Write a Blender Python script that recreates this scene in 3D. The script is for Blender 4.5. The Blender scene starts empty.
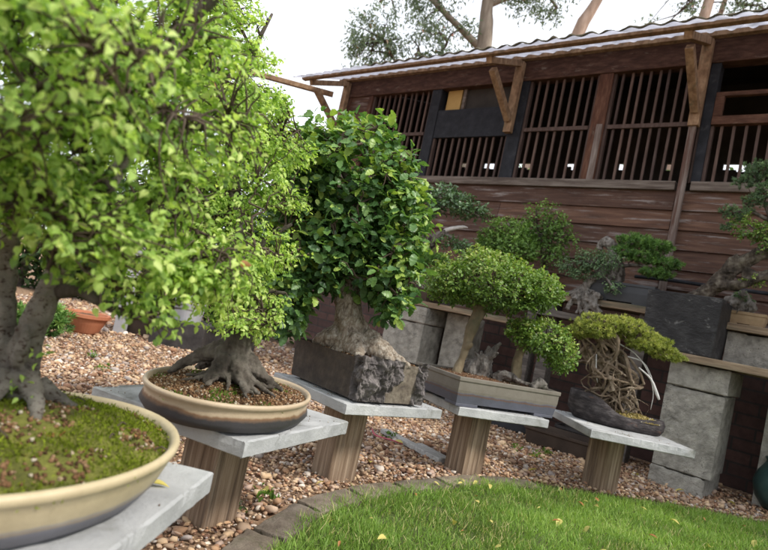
import bpy, math, random
import numpy as np
from math import sin, cos, pi, radians
from mathutils import Vector, Matrix, noise as mnoise

rng = np.random.default_rng(7)
random.seed(7)
C = bpy.context.scene.collection
H = 0.6262                      # camera height above ground
AZ = radians(-40)               # direction of the shed and the shelves
ST = 0.305                      # height of the slab tops

# ------------------------------------------------------------------ materials
def nd(nt, t, **kw):
    n = nt.nodes.new(t)
    for k, v in kw.items(): setattr(n, k, v)
    return n

def ramp(nt, fac, stops, interp='LINEAR'):
    r = nd(nt, 'ShaderNodeValToRGB'); r.color_ramp.interpolation = interp
    e = r.color_ramp.elements
    while len(e) < len(stops): e.new(0.5)
    for i, (p, c) in enumerate(stops):
        e[i].position = p; e[i].color = (*c, 1)
    nt.links.new(fac, r.inputs[0]); return r.outputs[0]

def newmat(name):
    m = bpy.data.materials.new(name); m.use_nodes = True
    return m, m.node_tree, m.node_tree.nodes['Principled BSDF']

def noise_tex(nt, vec, scale, detail=6, rough=.6, dist=0):
    n = nd(nt, 'ShaderNodeTexNoise'); n.inputs['Scale'].default_value = scale
    n.inputs['Detail'].default_value = detail; n.inputs['Roughness'].default_value = rough
    n.inputs['Distortion'].default_value = dist
    nt.links.new(vec, n.inputs['Vector']); return n.outputs['Fac']

def mixc(nt, fac, a, b, mode='MIX'):
    m = nd(nt, 'ShaderNodeMix', data_type='RGBA', blend_type=mode)
    for s, v in ((m.inputs[0], fac), (m.inputs[6], a), (m.inputs[7], b)):
        if hasattr(v, 'node'): nt.links.new(v, s)
        elif isinstance(v, (int, float)): s.default_value = v
        else: s.default_value = (*v, 1)
    return m.outputs[2]

def surf(name, stops, scale=8, stretch=(1, 1, 1), rough=.85, bump=.3, bscale=60, dirt=None, dscale=3, dlo=.5, dhi=.65, bdist=.004, attr=False, spec=.3, detail=7, pores=0):
    m, nt, b = newmat(name)
    tc = nd(nt, 'ShaderNodeTexCoord'); mp = nd(nt, 'ShaderNodeMapping')
    mp.inputs['Scale'].default_value = stretch
    nt.links.new(tc.outputs['Object'], mp.inputs[0]); v = mp.outputs[0]
    col = ramp(nt, noise_tex(nt, v, scale, detail), stops)
    if attr:
        a = nd(nt, 'ShaderNodeAttribute', attribute_name='tint')
        col = mixc(nt, 1.0, col, ramp(nt, a.outputs['Fac'], [(0, (.55, .55, .58)), (1, (1.25, 1.2, 1.12))]), 'MULTIPLY')
    if dirt is not None:
        f = noise_tex(nt, v, dscale, 8, .7, .4)
        mr = nd(nt, 'ShaderNodeMapRange'); mr.inputs[1].default_value = dlo; mr.inputs[2].default_value = dhi
        nt.links.new(f, mr.inputs[0]); col = mixc(nt, mr.outputs[0], col, dirt)
    if pores:
        vo = nd(nt, 'ShaderNodeTexVoronoi'); vo.inputs['Scale'].default_value = pores; nt.links.new(v, vo.inputs['Vector'])
        sel = ramp(nt, noise_tex(nt, v, pores * .13, 3), [(.45, (0, 0, 0)), (.62, (1, 1, 1))])
        hole = ramp(nt, vo.outputs['Distance'], [(.10, (1, 1, 1)), (.24, (0, 0, 0))])
        col = mixc(nt, mixc(nt, 1.0, sel, hole, 'MULTIPLY'), col, (.055, .05, .045))
    nt.links.new(col, b.inputs['Base Color'])
    b.inputs['Roughness'].default_value = rough; b.inputs['Specular IOR Level'].default_value = spec
    if bump:
        bp = nd(nt, 'ShaderNodeBump'); bp.inputs['Strength'].default_value = bump; bp.inputs['Distance'].default_value = bdist
        nt.links.new(noise_tex(nt, v, bscale, 8, .7), bp.inputs['Height']); nt.links.new(bp.outputs[0], b.inputs['Normal'])
    return m

def leafmat(name, stops, trans=.35, rough=.45, spec=.4, interp='LINEAR'):
    m, nt, b = newmat(name); out = nt.nodes['Material Output']
    a = nd(nt, 'ShaderNodeAttribute', attribute_name='tint')
    col = ramp(nt, a.outputs['Fac'], stops, interp)
    tc = nd(nt, 'ShaderNodeTexCoord')
    f = noise_tex(nt, tc.outputs['Object'], 45, 3)
    col = mixc(nt, .5, col, ramp(nt, f, [(.3, (.6, .66, .6)), (.7, (1.25, 1.2, 1.05))]), 'MULTIPLY')
    nt.links.new(col, b.inputs['Base Color'])
    b.inputs['Roughness'].default_value = rough; b.inputs['Specular IOR Level'].default_value = spec
    if trans:
        t = nd(nt, 'ShaderNodeBsdfTranslucent'); mx = nd(nt, 'ShaderNodeMixShader'); mx.inputs[0].default_value = trans
        nt.links.new(mixc(nt, 1.0, col, (1.15, 1.25, .6), 'MULTIPLY'), t.inputs[0])
        nt.links.new(b.outputs[0], mx.inputs[1]); nt.links.new(t.outputs[0], mx.inputs[2]); nt.links.new(mx.outputs[0], out.inputs[0])
    return m

M = {}
M['slab'] = surf('concrete_slab', [(.28, (.27, .275, .275)), (.45, (.38, .385, .385)), (.6, (.46, .465, .46)), (.75, (.54, .54, .53))], 5, rough=.9, bump=.6, bscale=140, dirt=(.19, .19, .165), dscale=7, dlo=.52, dhi=.70, detail=10)
M['block'] = surf('concrete_block', [(.3, (0.196, 0.184, 0.159)), (.5, (0.334, 0.317, 0.276)), (.72, (0.458, 0.432, 0.375))], 18, rough=.95, bump=1, bscale=90, dirt=(.10, .095, .08), dscale=7, dlo=.53, dhi=.72, bdist=.010, pores=75)
M['post'] = surf('weathered_post', [(.3, (0.104, 0.0673, 0.044)), (.45, (0.207, 0.142, 0.0935)), (.6, (0.329, 0.244, 0.171)), (.75, (0.488, 0.394, 0.297))], 4, (20, 20, .7), rough=.9, bump=.8, bscale=12, dirt=(.075, .052, .038), dscale=1.2, dlo=.52, dhi=.66)
M['plank'] = surf('shelf_plank', [(.3, (.13, .095, .065)), (.5, (.24, .175, .115)), (.7, (.36, .28, .19))], 5, (1.2, 14, 14), rough=.9, bump=.5, bscale=9, dirt=(.10, .10, .07), dscale=1.5, dlo=.5, dhi=.7)
M['grey_plank'] = surf('grey_beam', [(.3, (.07, .06, .055)), (.6, (.16, .14, .125)), (.8, (.24, .22, .20))], 5, (1.2, 14, 14), rough=.9, bump=.5, bscale=9)
M['board'] = surf('stained_boards', [(.3, (0.067, 0.0361, 0.0251)), (.5, (0.11, 0.0583, 0.0402)), (.7, (0.167, 0.097, 0.0653))], 4, (1.0, 8, 12), rough=.8, bump=.5, bscale=9, dirt=(.25, .215, .20), dscale=2.6, dlo=.54, dhi=.66, attr=True)
M['frame'] = surf('stained_frame', [(.3, (0.0475, 0.0221, 0.0144)), (.5, (0.0855, 0.0408, 0.0272)), (.7, (0.133, 0.0723, 0.0496))], 5, (2.5, 9, 9), rough=.85, bump=.4, bscale=9, dirt=(.22, .18, .15), dscale=2.2, dlo=.6, dhi=.72, attr=True)
M['bar'] = surf('lattice_bars', [(.3, (0.0718, 0.0455, 0.0376)), (.6, (0.122, 0.0835, 0.0718)), (.8, (0.173, 0.129, 0.109))], 5, (9, 9, 1.5), rough=.85, bump=.3, bscale=9, attr=True)
M['black'] = surf('black_wood', [(.3, (.010, .011, .014)), (.6, (.022, .024, .030)), (.8, (.04, .043, .05))], 5, (3, 9, 3), rough=.8, bump=.3, bscale=12, dirt=(.075, .075, .08), dscale=2.3, dlo=.6, dhi=.75)
M['sill'] = surf('grey_sill', [(.3, (0.075, 0.056, 0.0449)), (.5, (0.143, 0.115, 0.0957)), (.7, (0.217, 0.185, 0.158))], 4, (1.2, 12, 12), rough=.9, bump=.5, bscale=9, dirt=(.08, .06, .05), dscale=1.5, dlo=.52, dhi=.65)
M['bracket'] = surf('bracket_timber', [(.3, (0.142, 0.084, 0.0468)), (.5, (0.257, 0.16, 0.0936)), (.7, (0.38, 0.26, 0.158))], 5, (5, 5, 3), rough=.9, bump=.4, bscale=12, dirt=(.12, .10, .06), dscale=3, dlo=.55, dhi=.7)
M['frame_v'] = surf('stained_upright', [(.3, (0.0525, 0.0234, 0.0148)), (.5, (0.0945, 0.0432, 0.0279)), (.7, (0.147, 0.0765, 0.0508))], 5, (9, 9, 1.6), rough=.85, bump=.4, bscale=9, dirt=(.22, .18, .15), dscale=2.2, dlo=.6, dhi=.72, attr=True)
M['sill_v'] = surf('grey_upright', [(.3, (.09, .065, .055)), (.5, (.19, .15, .13)), (.7, (.30, .265, .24))], 4, (12, 12, 1.0), rough=.9, bump=.5, bscale=9, dirt=(.10, .055, .042), dscale=1.3, dlo=.5, dhi=.6)
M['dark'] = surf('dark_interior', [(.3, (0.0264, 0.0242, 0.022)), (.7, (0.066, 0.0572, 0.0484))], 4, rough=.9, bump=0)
M['yellow'] = surf('ochre_board', [(.3, (.42, .27, .09)), (.7, (.55, .37, .14))], 4, rough=.8, bump=0)
M['moss'] = surf('moss', [(.25, (0.0574, 0.0513, 0.0176)), (.45, (0.14, 0.146, 0.0293)), (.62, (0.246, 0.249, 0.0513)), (.8, (0.18, 0.125, 0.066))], 26, rough=1, bump=1, bscale=160, bdist=.006)
M['roofmoss'] = surf('roof_moss', [(.3, (.06, .055, .035)), (.55, (.14, .125, .085)), (.8, (.2, .19, .14))], 22, rough=1, bump=1, bscale=120, bdist=.006)
M['soil'] = surf('bonsai_soil', [(.25, (.045, .024, .014)), (.45, (.12, .062, .034)), (.6, (.19, .105, .06)), (.8, (.26, .18, .12))], 55, rough=1, bump=1, bscale=170, bdist=.006)
M['driedmoss'] = surf('dried_moss', [(.25, (.10, .08, .03)), (.45, (.26, .20, .065)), (.65, (.36, .27, .10)), (.8, (.22, .12, .05))], 50, rough=1, bump=1, bscale=150, bdist=.006)
M['bark_elm'] = surf('elm_bark', [(.3, (0.104, 0.092, 0.076)), (.5, (0.216, 0.196, 0.164)), (.7, (0.32, 0.296, 0.256))], 14, (1, 1, 1.9), rough=.95, bump=1, bscale=70, dirt=(.07, .045, .034), dscale=95, dlo=.545, dhi=.60, bdist=.006)
M['bark_dark'] = surf('dark_bark', [(.3, (0.0324, 0.0274, 0.0216)), (.45, (0.0864, 0.072, 0.0576)), (.6, (0.144, 0.126, 0.104)), (.75, (0.202, 0.18, 0.155))], 26, (1, 1, .45), rough=.95, bump=1, bscale=60, bdist=.010, dirt=(.045, .038, .028), dscale=14, dlo=.54, dhi=.68)
M['bark_old'] = surf('old_bark', [(.35, (.022, .017, .013)), (.5, (.075, .06, .046)), (.62, (.15, .13, .10)), (.75, (.24, .22, .18))], 24, (1, 1, .6), rough=.95, bump=1, bscale=50, bdist=.012)
M['bark_rough'] = surf('rugged_bark', [(.32, (.05, .037, .027)), (.47, (.20, .165, .13)), (.62, (.36, .31, .25)), (.75, (.45, .40, .33))], 34, (1, 1, .55), rough=1, bump=1, bscale=42, bdist=.014)
M['bark_smooth'] = surf('smooth_bark', [(.3, (0.0935, 0.0723, 0.04)), (.5, (0.17, 0.132, 0.08)), (.7, (0.246, 0.2, 0.128))], 14, (1, 1, .7), rough=.9, bump=.6, bscale=40, dirt=(.09, .085, .05), dscale=9, dlo=.52, dhi=.68)
M['twig'] = surf('twig_bark', [(.3, (.05, .035, .026)), (.7, (.115, .085, .062))], 20, rough=.9, bump=0)
M['deadwood'] = surf('grey_deadwood', [(.3, (0.0467, 0.0408, 0.0357)), (.45, (0.145, 0.128, 0.111)), (.6, (0.246, 0.225, 0.2)), (.75, (0.357, 0.332, 0.297))], 30, (1, 1, .35), rough=.95, bump=1, bscale=45, bdist=.012, dirt=(.045, .036, .03), dscale=16, dlo=.53, dhi=.62)
M['yewdark'] = surf('yew_core_shade', [(.3, (.035, .024, .016)), (.5, (.10, .072, .048)), (.7, (.20, .15, .105))], 22, (1, 1, .5), rough=.95, bump=1, bscale=50, bdist=.008)  # darkened yew wood for the core, painting shade inside the root tangle
M['paledead'] = surf('pale_deadwood', [(.3, (.42, .41, .39)), (.7, (.68, .67, .65))], 18, rough=.9, bump=.4, bscale=50)
M['yewwood'] = surf('yew_deadwood', [(.3, (0.088, 0.06, 0.0384)), (.5, (0.208, 0.156, 0.108)), (.7, (0.336, 0.276, 0.208))], 22, (1, 1, .5), rough=.95, bump=.7, bscale=50, bdist=.006)
M['graveldirt'] = surf('gravel_bed', [(.25, (0.104, 0.0594, 0.0347)), (.45, (0.252, 0.159, 0.0981)), (.6, (0.401, 0.264, 0.168)), (.8, (0.534, 0.383, 0.254))], 42, rough=1, bump=1, bscale=60, bdist=.012)
M['lawnsoil'] = surf('lawn_ground', [(.3, (.06, .07, .02)), (.6, (.09, .12, .035)), (.8, (.11, .095, .05))], 18, rough=1, bump=1, bscale=80, bdist=.01)
M['paver'] = surf('edging_stone', [(.3, (0.117, 0.0945, 0.072)), (.5, (0.207, 0.171, 0.135)), (.72, (0.297, 0.257, 0.207))], 14, rough=.95, bump=1, bscale=90, dirt=(.085, .085, .04), dscale=8, dlo=.52, dhi=.72, bdist=.008, attr=True)
M['terra'] = surf('terracotta', [(.3, (.36, .125, .065)), (.7, (.47, .19, .10))], 9, rough=.8, bump=.2)
M['darkpot'] = surf('dark_clay', [(.3, (0.0224, 0.0192, 0.0184)), (.5, (0.0416, 0.0368, 0.0352)), (.75, (0.076, 0.068, 0.0624))], 14, rough=.7, bump=.6, bscale=40, bdist=.006)
M['greypot'] = surf('grey_plastic', [(.3, (0.032, 0.0336, 0.0368)), (.7, (0.06, 0.0624, 0.0672))], 6, rough=.6, bump=.1)
M['brownpot'] = surf('brown_tray', [(.3, (.035, .024, .018)), (.7, (.075, .052, .038))], 8, rough=.7, bump=.3)
M['tanpot'] = surf('tan_planter', [(.3, (.22, .15, .085)), (.7, (.36, .26, .155))], 10, rough=.85, bump=.4)
M['slatepot'] = surf('slate_box', [(.3, (0.0108, 0.0102, 0.0108)), (.5, (0.0228, 0.0216, 0.0222)), (.66, (0.045, 0.0438, 0.0438)), (.8, (0.09, 0.0888, 0.0876))], 9, (1, 1, 1.6), rough=.55, bump=1, bscale=30, dirt=(.16, .155, .15), dscale=16, dlo=.60, dhi=.70, bdist=.010)
M['crescent'] = surf('crescent_clay', [(.3, (.022, .018, .019)), (.48, (.05, .042, .043)), (.62, (.10, .088, .087)), (.78, (.17, .15, .145))], 22, (1, 1, 2.6), rough=.7, bump=1, bscale=55, dirt=(.17, .08, .045), dscale=9, dlo=.60, dhi=.72, bdist=.012)
M['pale'] = surf('pale_paint', [(.3, (.30, .30, .31)), (.7, (.44, .44, .45))], 6, rough=.6, bump=0)
M['pink'] = surf('pink_twine', [(.3, (.38, .07, .10)), (.7, (.5, .14, .17))], 6, rough=.7, bump=0)
M['driftplank'] = surf('silver_board', [(.3, (.25, .24, .23)), (.5, (.40, .39, .37)), (.7, (.5, .49, .47))], 6, (1.5, 16, 16), rough=.95, bump=.6, bscale=9)
M['eucbark'] = surf('eucalyptus_bark', [(.3, (.20, .14, .11)), (.5, (.36, .26, .20)), (.7, (.5, .38, .31))], 3, (3, 3, .6), rough=.9, bump=.3, bscale=8)
M['eucgrey'] = surf('grey_brown_bark', [(.3, (0.144, 0.115, 0.09)), (.5, (0.23, 0.191, 0.151)), (.7, (0.317, 0.274, 0.223))], 3, (3, 3, .6), rough=.9, bump=.3, bscale=8)
M['leaf_elm'] = leafmat('elm_leaves', [(0, (0.11, 0.192, 0.0462)), (.3, (0.247, 0.396, 0.0865)), (.7, (0.443, 0.624, 0.158)), (.97, (0.676, 0.792, 0.288)), (1, (0.623, 0.288, 0.144))], .45, .5, .3)
M['leaf_horn'] = leafmat('hornbeam_leaves', [(0, (0.0468, 0.102, 0.0428)), (.45, (0.0937, 0.197, 0.0655)), (.8, (0.175, 0.311, 0.082)), (1, (0.401, 0.526, 0.113))], .3, .42, .5)
M['leaf_box'] = leafmat('box_leaves', [(0, (0.06, 0.112, 0.024)), (.4, (0.135, 0.24, 0.0432)), (.8, (0.25, 0.377, 0.078)), (1, (0.44, 0.469, 0.156))], .3, .42, .5)
M['leaf_grey'] = leafmat('glossy_leaves', [(0, (0.0546, 0.109, 0.0455)), (.6, (0.118, 0.227, 0.091)), (1, (0.273, 0.419, 0.218))], .2, .25, .8)
M['leaf_bush'] = leafmat('bush_leaves', [(0, (0.0906, 0.166, 0.0525)), (.6, (0.209, 0.359, 0.0938)), (1, (0.344, 0.525, 0.14))], .3, .5, .4)
M['leaf_jun'] = leafmat('juniper_sprays', [(0, (0.0568, 0.113, 0.0422)), (.6, (0.138, 0.27, 0.0691)), (1, (0.259, 0.42, 0.115))], .25, .6, .3)
M['leaf_yew'] = leafmat('yew_needles', [(0, (0.0824, 0.108, 0.026)), (.45, (0.248, 0.292, 0.065)), (1, (0.515, 0.519, 0.156))], .3, .6, .25)
M['leaf_dusty'] = leafmat('dusty_foliage', [(0, (0.0702, 0.117, 0.0655)), (.6, (0.14, 0.227, 0.117)), (1, (0.25, 0.359, 0.18))], .2, .6, .3)
M['leaf_euc'] = leafmat('eucalyptus_leaves', [(0, (.08, .11, .08)), (.5, (.15, .205, .15)), (.9, (.24, .31, .2)), (1, (.45, .22, .18))], .35, .5, .4)  # ramp lightened to carry overexposure haze in the leaf colour
M['leaf_hedge'] = leafmat('hedge_leaves', [(0, (.03, .055, .022)), (.6, (.06, .115, .04)), (1, (.11, .19, .055))], .25, .5, .4)
M['grass'] = leafmat('grass_blades', [(0, (0.126, 0.2, 0.0421)), (.5, (0.245, 0.392, 0.0842)), (.9, (0.37, 0.529, 0.136)), (1, (0.682, 0.604, 0.32))], .4, .5, .3)
M['stones'] = leafmat('gravel_stones', [(0, (0.121, 0.0643, 0.0447)), (.14, (0.313, 0.169, 0.106)), (.3, (0.433, 0.268, 0.165)), (.45, (0.265, 0.182, 0.142)), (.58, (0.541, 0.374, 0.235)), (.7, (0.637, 0.467, 0.325)), (.8, (0.433, 0.304, 0.247)), (.9, (0.325, 0.281, 0.276)), (1, (0.817, 0.712, 0.623))], 0, .8, .3)
M['fallen_yellow'] = leafmat('fallen_leaf_yellow', [(0, (.50, .40, .07)), (1, (.62, .55, .20))], .2, .6, .3)
M['fallen_brown'] = leafmat('fallen_leaf_brown', [(0, (.30, .12, .04)), (1, (.42, .2, .08))], .1, .6, .3)

def ruggedmat():
    m, nt, b = newmat('rugged_bark')
    tc = nd(nt, 'ShaderNodeTexCoord'); mp = nd(nt, 'ShaderNodeMapping'); mp.inputs['Scale'].default_value = (1, 1, .5); nt.links.new(tc.outputs['Object'], mp.inputs[0])
    wob = nd(nt, 'ShaderNodeTexNoise'); wob.inputs['Scale'].default_value = 40; nt.links.new(mp.outputs[0], wob.inputs['Vector'])
    ad = nd(nt, 'ShaderNodeVectorMath', operation='MULTIPLY_ADD'); ad.inputs[1].default_value = (.03, .03, .03); nt.links.new(wob.outputs['Color'], ad.inputs[0]); nt.links.new(mp.outputs[0], ad.inputs[2])
    vo = nd(nt, 'ShaderNodeTexVoronoi', feature='DISTANCE_TO_EDGE'); vo.inputs['Scale'].default_value = 60; nt.links.new(ad.outputs[0], vo.inputs['Vector'])
    base = ramp(nt, noise_tex(nt, mp.outputs[0], 55, 8, .72, .5), [(.34, (.09, .065, .048)), (.45, (.36, .305, .24)), (.56, (.47, .42, .35)), (.7, (.60, .55, .48))])
    crack = ramp(nt, vo.outputs[0], [(0, (.62, .56, .50)), (.10, (.85, .82, .8)), (.25, (1, 1, 1))])
    nt.links.new(mixc(nt, 1, base, crack, 'MULTIPLY'), b.inputs['Base Color']); b.inputs['Roughness'].default_value = 1
    mr = nd(nt, 'ShaderNodeMapRange'); mr.inputs[2].default_value = .3; nt.links.new(vo.outputs[0], mr.inputs[0])
    bp = nd(nt, 'ShaderNodeBump'); bp.inputs['Strength'].default_value = 1; bp.inputs['Distance'].default_value = .012; nt.links.new(noise_tex(nt, mp.outputs[0], 55, 8, .72, .5), bp.inputs['Height'])
    nt.links.new(bp.outputs[0], b.inputs['Normal']); return m
M['bark_rough'] = ruggedmat()

def brickmat():
    m, nt, b = newmat('brick_plinth')
    tc = nd(nt, 'ShaderNodeTexCoord'); sp = nd(nt, 'ShaderNodeSeparateXYZ'); cb = nd(nt, 'ShaderNodeCombineXYZ')
    nt.links.new(tc.outputs['Object'], sp.inputs[0]); nt.links.new(sp.outputs[0], cb.inputs[0]); nt.links.new(sp.outputs[2], cb.inputs[1])
    br = nd(nt, 'ShaderNodeTexBrick'); nt.links.new(cb.outputs[0], br.inputs[0])
    br.inputs['Scale'].default_value = 1; br.inputs['Brick Width'].default_value = .225; br.inputs['Row Height'].default_value = .075
    br.inputs['Mortar Size'].default_value = .006; br.inputs['Color1'].default_value = (.075, .042, .036, 1); br.inputs['Color2'].default_value = (.125, .066, .054, 1)
    br.inputs['Mortar'].default_value = (.055, .045, .04, 1)
    col = mixc(nt, .7, br.outputs[0], ramp(nt, noise_tex(nt, tc.outputs['Object'], 20), [(.3, (.5, .5, .5)), (.7, (1.1, 1.1, 1.1))]), 'MULTIPLY')
    nt.links.new(col, b.inputs['Base Color']); b.inputs['Roughness'].default_value = .95
    bp = nd(nt, 'ShaderNodeBump'); bp.inputs['Strength'].default_value = .8; bp.inputs['Distance'].default_value = .01; bp.invert = True
    nt.links.new(br.outputs['Fac'], bp.inputs['Height']); nt.links.new(bp.outputs[0], b.inputs['Normal'])
    return m
M['brick'] = brickmat()

def glazemat(name, top, band, zsplit, soft, bottom, streak):
    """pot glaze: body colour above a wavering line, dark band below"""
    m, nt, b = newmat(name)
    tc = nd(nt, 'ShaderNodeTexCoord'); sp = nd(nt, 'ShaderNodeSeparateXYZ'); nt.links.new(tc.outputs['Object'], sp.inputs[0])
    n = noise_tex(nt, tc.outputs['Object'], 14, 5)
    ad = nd(nt, 'ShaderNodeMath', operation='MULTIPLY_ADD'); ad.inputs[1].default_value = soft; nt.links.new(n, ad.inputs[0]); nt.links.new(sp.outputs[2], ad.inputs[2])
    mr = nd(nt, 'ShaderNodeMapRange'); mr.inputs[1].default_value = 0; mr.inputs[2].default_value = .12; nt.links.new(ad.outputs[0], mr.inputs[0])
    z = lambda v: min(.999, max(0, (v + soft * .5) / .12))
    col = ramp(nt, mr.outputs[0], [(0, bottom), (z(zsplit * .80), bottom), (z(zsplit * .93), band), (z(zsplit), streak), (z(zsplit) + .03, top), (1, tuple(c * 1.08 for c in top))])
    col = mixc(nt, .8, col, ramp(nt, noise_tex(nt, tc.outputs['Object'], 11, 8, .7), [(.3, (.72, .68, .62)), (.65, (1.06, 1.05, 1.03))]), 'MULTIPLY')
    nt.links.new(col, b.inputs['Base Color']); b.inputs['Roughness'].default_value = .55
    bp = nd(nt, 'ShaderNodeBump'); bp.inputs['Strength'].default_value = .25; bp.inputs['Distance'].default_value = .003
    nt.links.new(noise_tex(nt, tc.outputs['Object'], 60), bp.inputs['Height']); nt.links.new(bp.outputs[0], b.inputs['Normal'])
    return m
M['cream1'] = glazemat('cream_glaze', (.50, .42, .27), (.33, .27, .19), .027, .012, (.17, .17, .20), (.30, .28, .27))
M['cream2'] = glazemat('buff_glaze', (.46, .365, .255), (.17, .11, .075), .036, .020, (.05, .047, .052), (.22, .125, .07))
M['graygl'] = glazemat('grey_ash_glaze', (.17, .155, .13), (.13, .072, .045), .052, .022, (.085, .09, .12), (.10, .11, .16))

def roofmat():
    m, nt, b = newmat('corrugated_sheet'); out = nt.nodes['Material Output']
    tc = nd(nt, 'ShaderNodeTexCoord')
    col = ramp(nt, noise_tex(nt, tc.outputs['Object'], 6, 8, .7), [(.3, (.26, .26, .28)), (.52, (.48, .48, .54)), (.8, (.62, .62, .69))])
    nt.links.new(col, b.inputs['Base Color']); b.inputs['Roughness'].default_value = .4
    t = nd(nt, 'ShaderNodeBsdfTranslucent'); nt.links.new(col, t.inputs[0])
    mx = nd(nt, 'ShaderNodeMixShader'); mx.inputs[0].default_value = .7
    nt.links.new(b.outputs[0], mx.inputs[1]); nt.links.new(t.outputs[0], mx.inputs[2]); nt.links.new(mx.outputs[0], out.inputs[0])
    return m
M['sheet'] = roofmat()

def rockpotmat():
    m, nt, b = newmat('carved_pot')
    tc = nd(nt, 'ShaderNodeTexCoord')
    a = nd(nt, 'ShaderNodeAttribute', attribute_name='tint')
    n = noise_tex(nt, tc.outputs['Object'], 24, 8, .7)
    c1 = ramp(nt, n, [(.3, (.030, .024, .021)), (.55, (.06, .047, .036)), (.75, (.105, .082, .06))])
    c2 = ramp(nt, n, [(.3, (.04, .034, .034)), (.48, (.095, .083, .08)), (.6, (.17, .15, .142)), (.75, (.27, .245, .225))])
    c3 = ramp(nt, n, [(.3, (.055, .044, .036)), (.45, (.125, .10, .075)), (.6, (.20, .17, .13)), (.78, (.30, .275, .24))])
    ma = nd(nt, 'ShaderNodeMapRange'); ma.inputs[1].default_value = 0; ma.inputs[2].default_value = .5; nt.links.new(a.outputs['Fac'], ma.inputs[0])
    mb = nd(nt, 'ShaderNodeMapRange'); mb.inputs[1].default_value = .5; mb.inputs[2].default_value = 1; nt.links.new(a.outputs['Fac'], mb.inputs[0])
    col = mixc(nt, mb.outputs[0], mixc(nt, ma.outputs[0], c1, c2), c3)
    nt.links.new(col, b.inputs['Base Color']); b.inputs['Roughness'].default_value = .9
    bp = nd(nt, 'ShaderNodeBump'); bp.inputs['Strength'].default_value = .6; bp.inputs['Distance'].default_value = .005
    nt.links.new(noise_tex(nt, tc.outputs['Object'], 60), bp.inputs['Height']); nt.links.new(bp.outputs[0], b.inputs['Normal'])
    return m
M['rockpot'] = rockpotmat()
M['teal'] = surf('teal_glaze', [(.3, (.012, .035, .036)), (.5, (.03, .075, .072)), (.7, (.07, .12, .105)), (.8, (.11, .085, .06))], 9, rough=.35, bump=.3, bscale=30, spec=.5)

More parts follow.
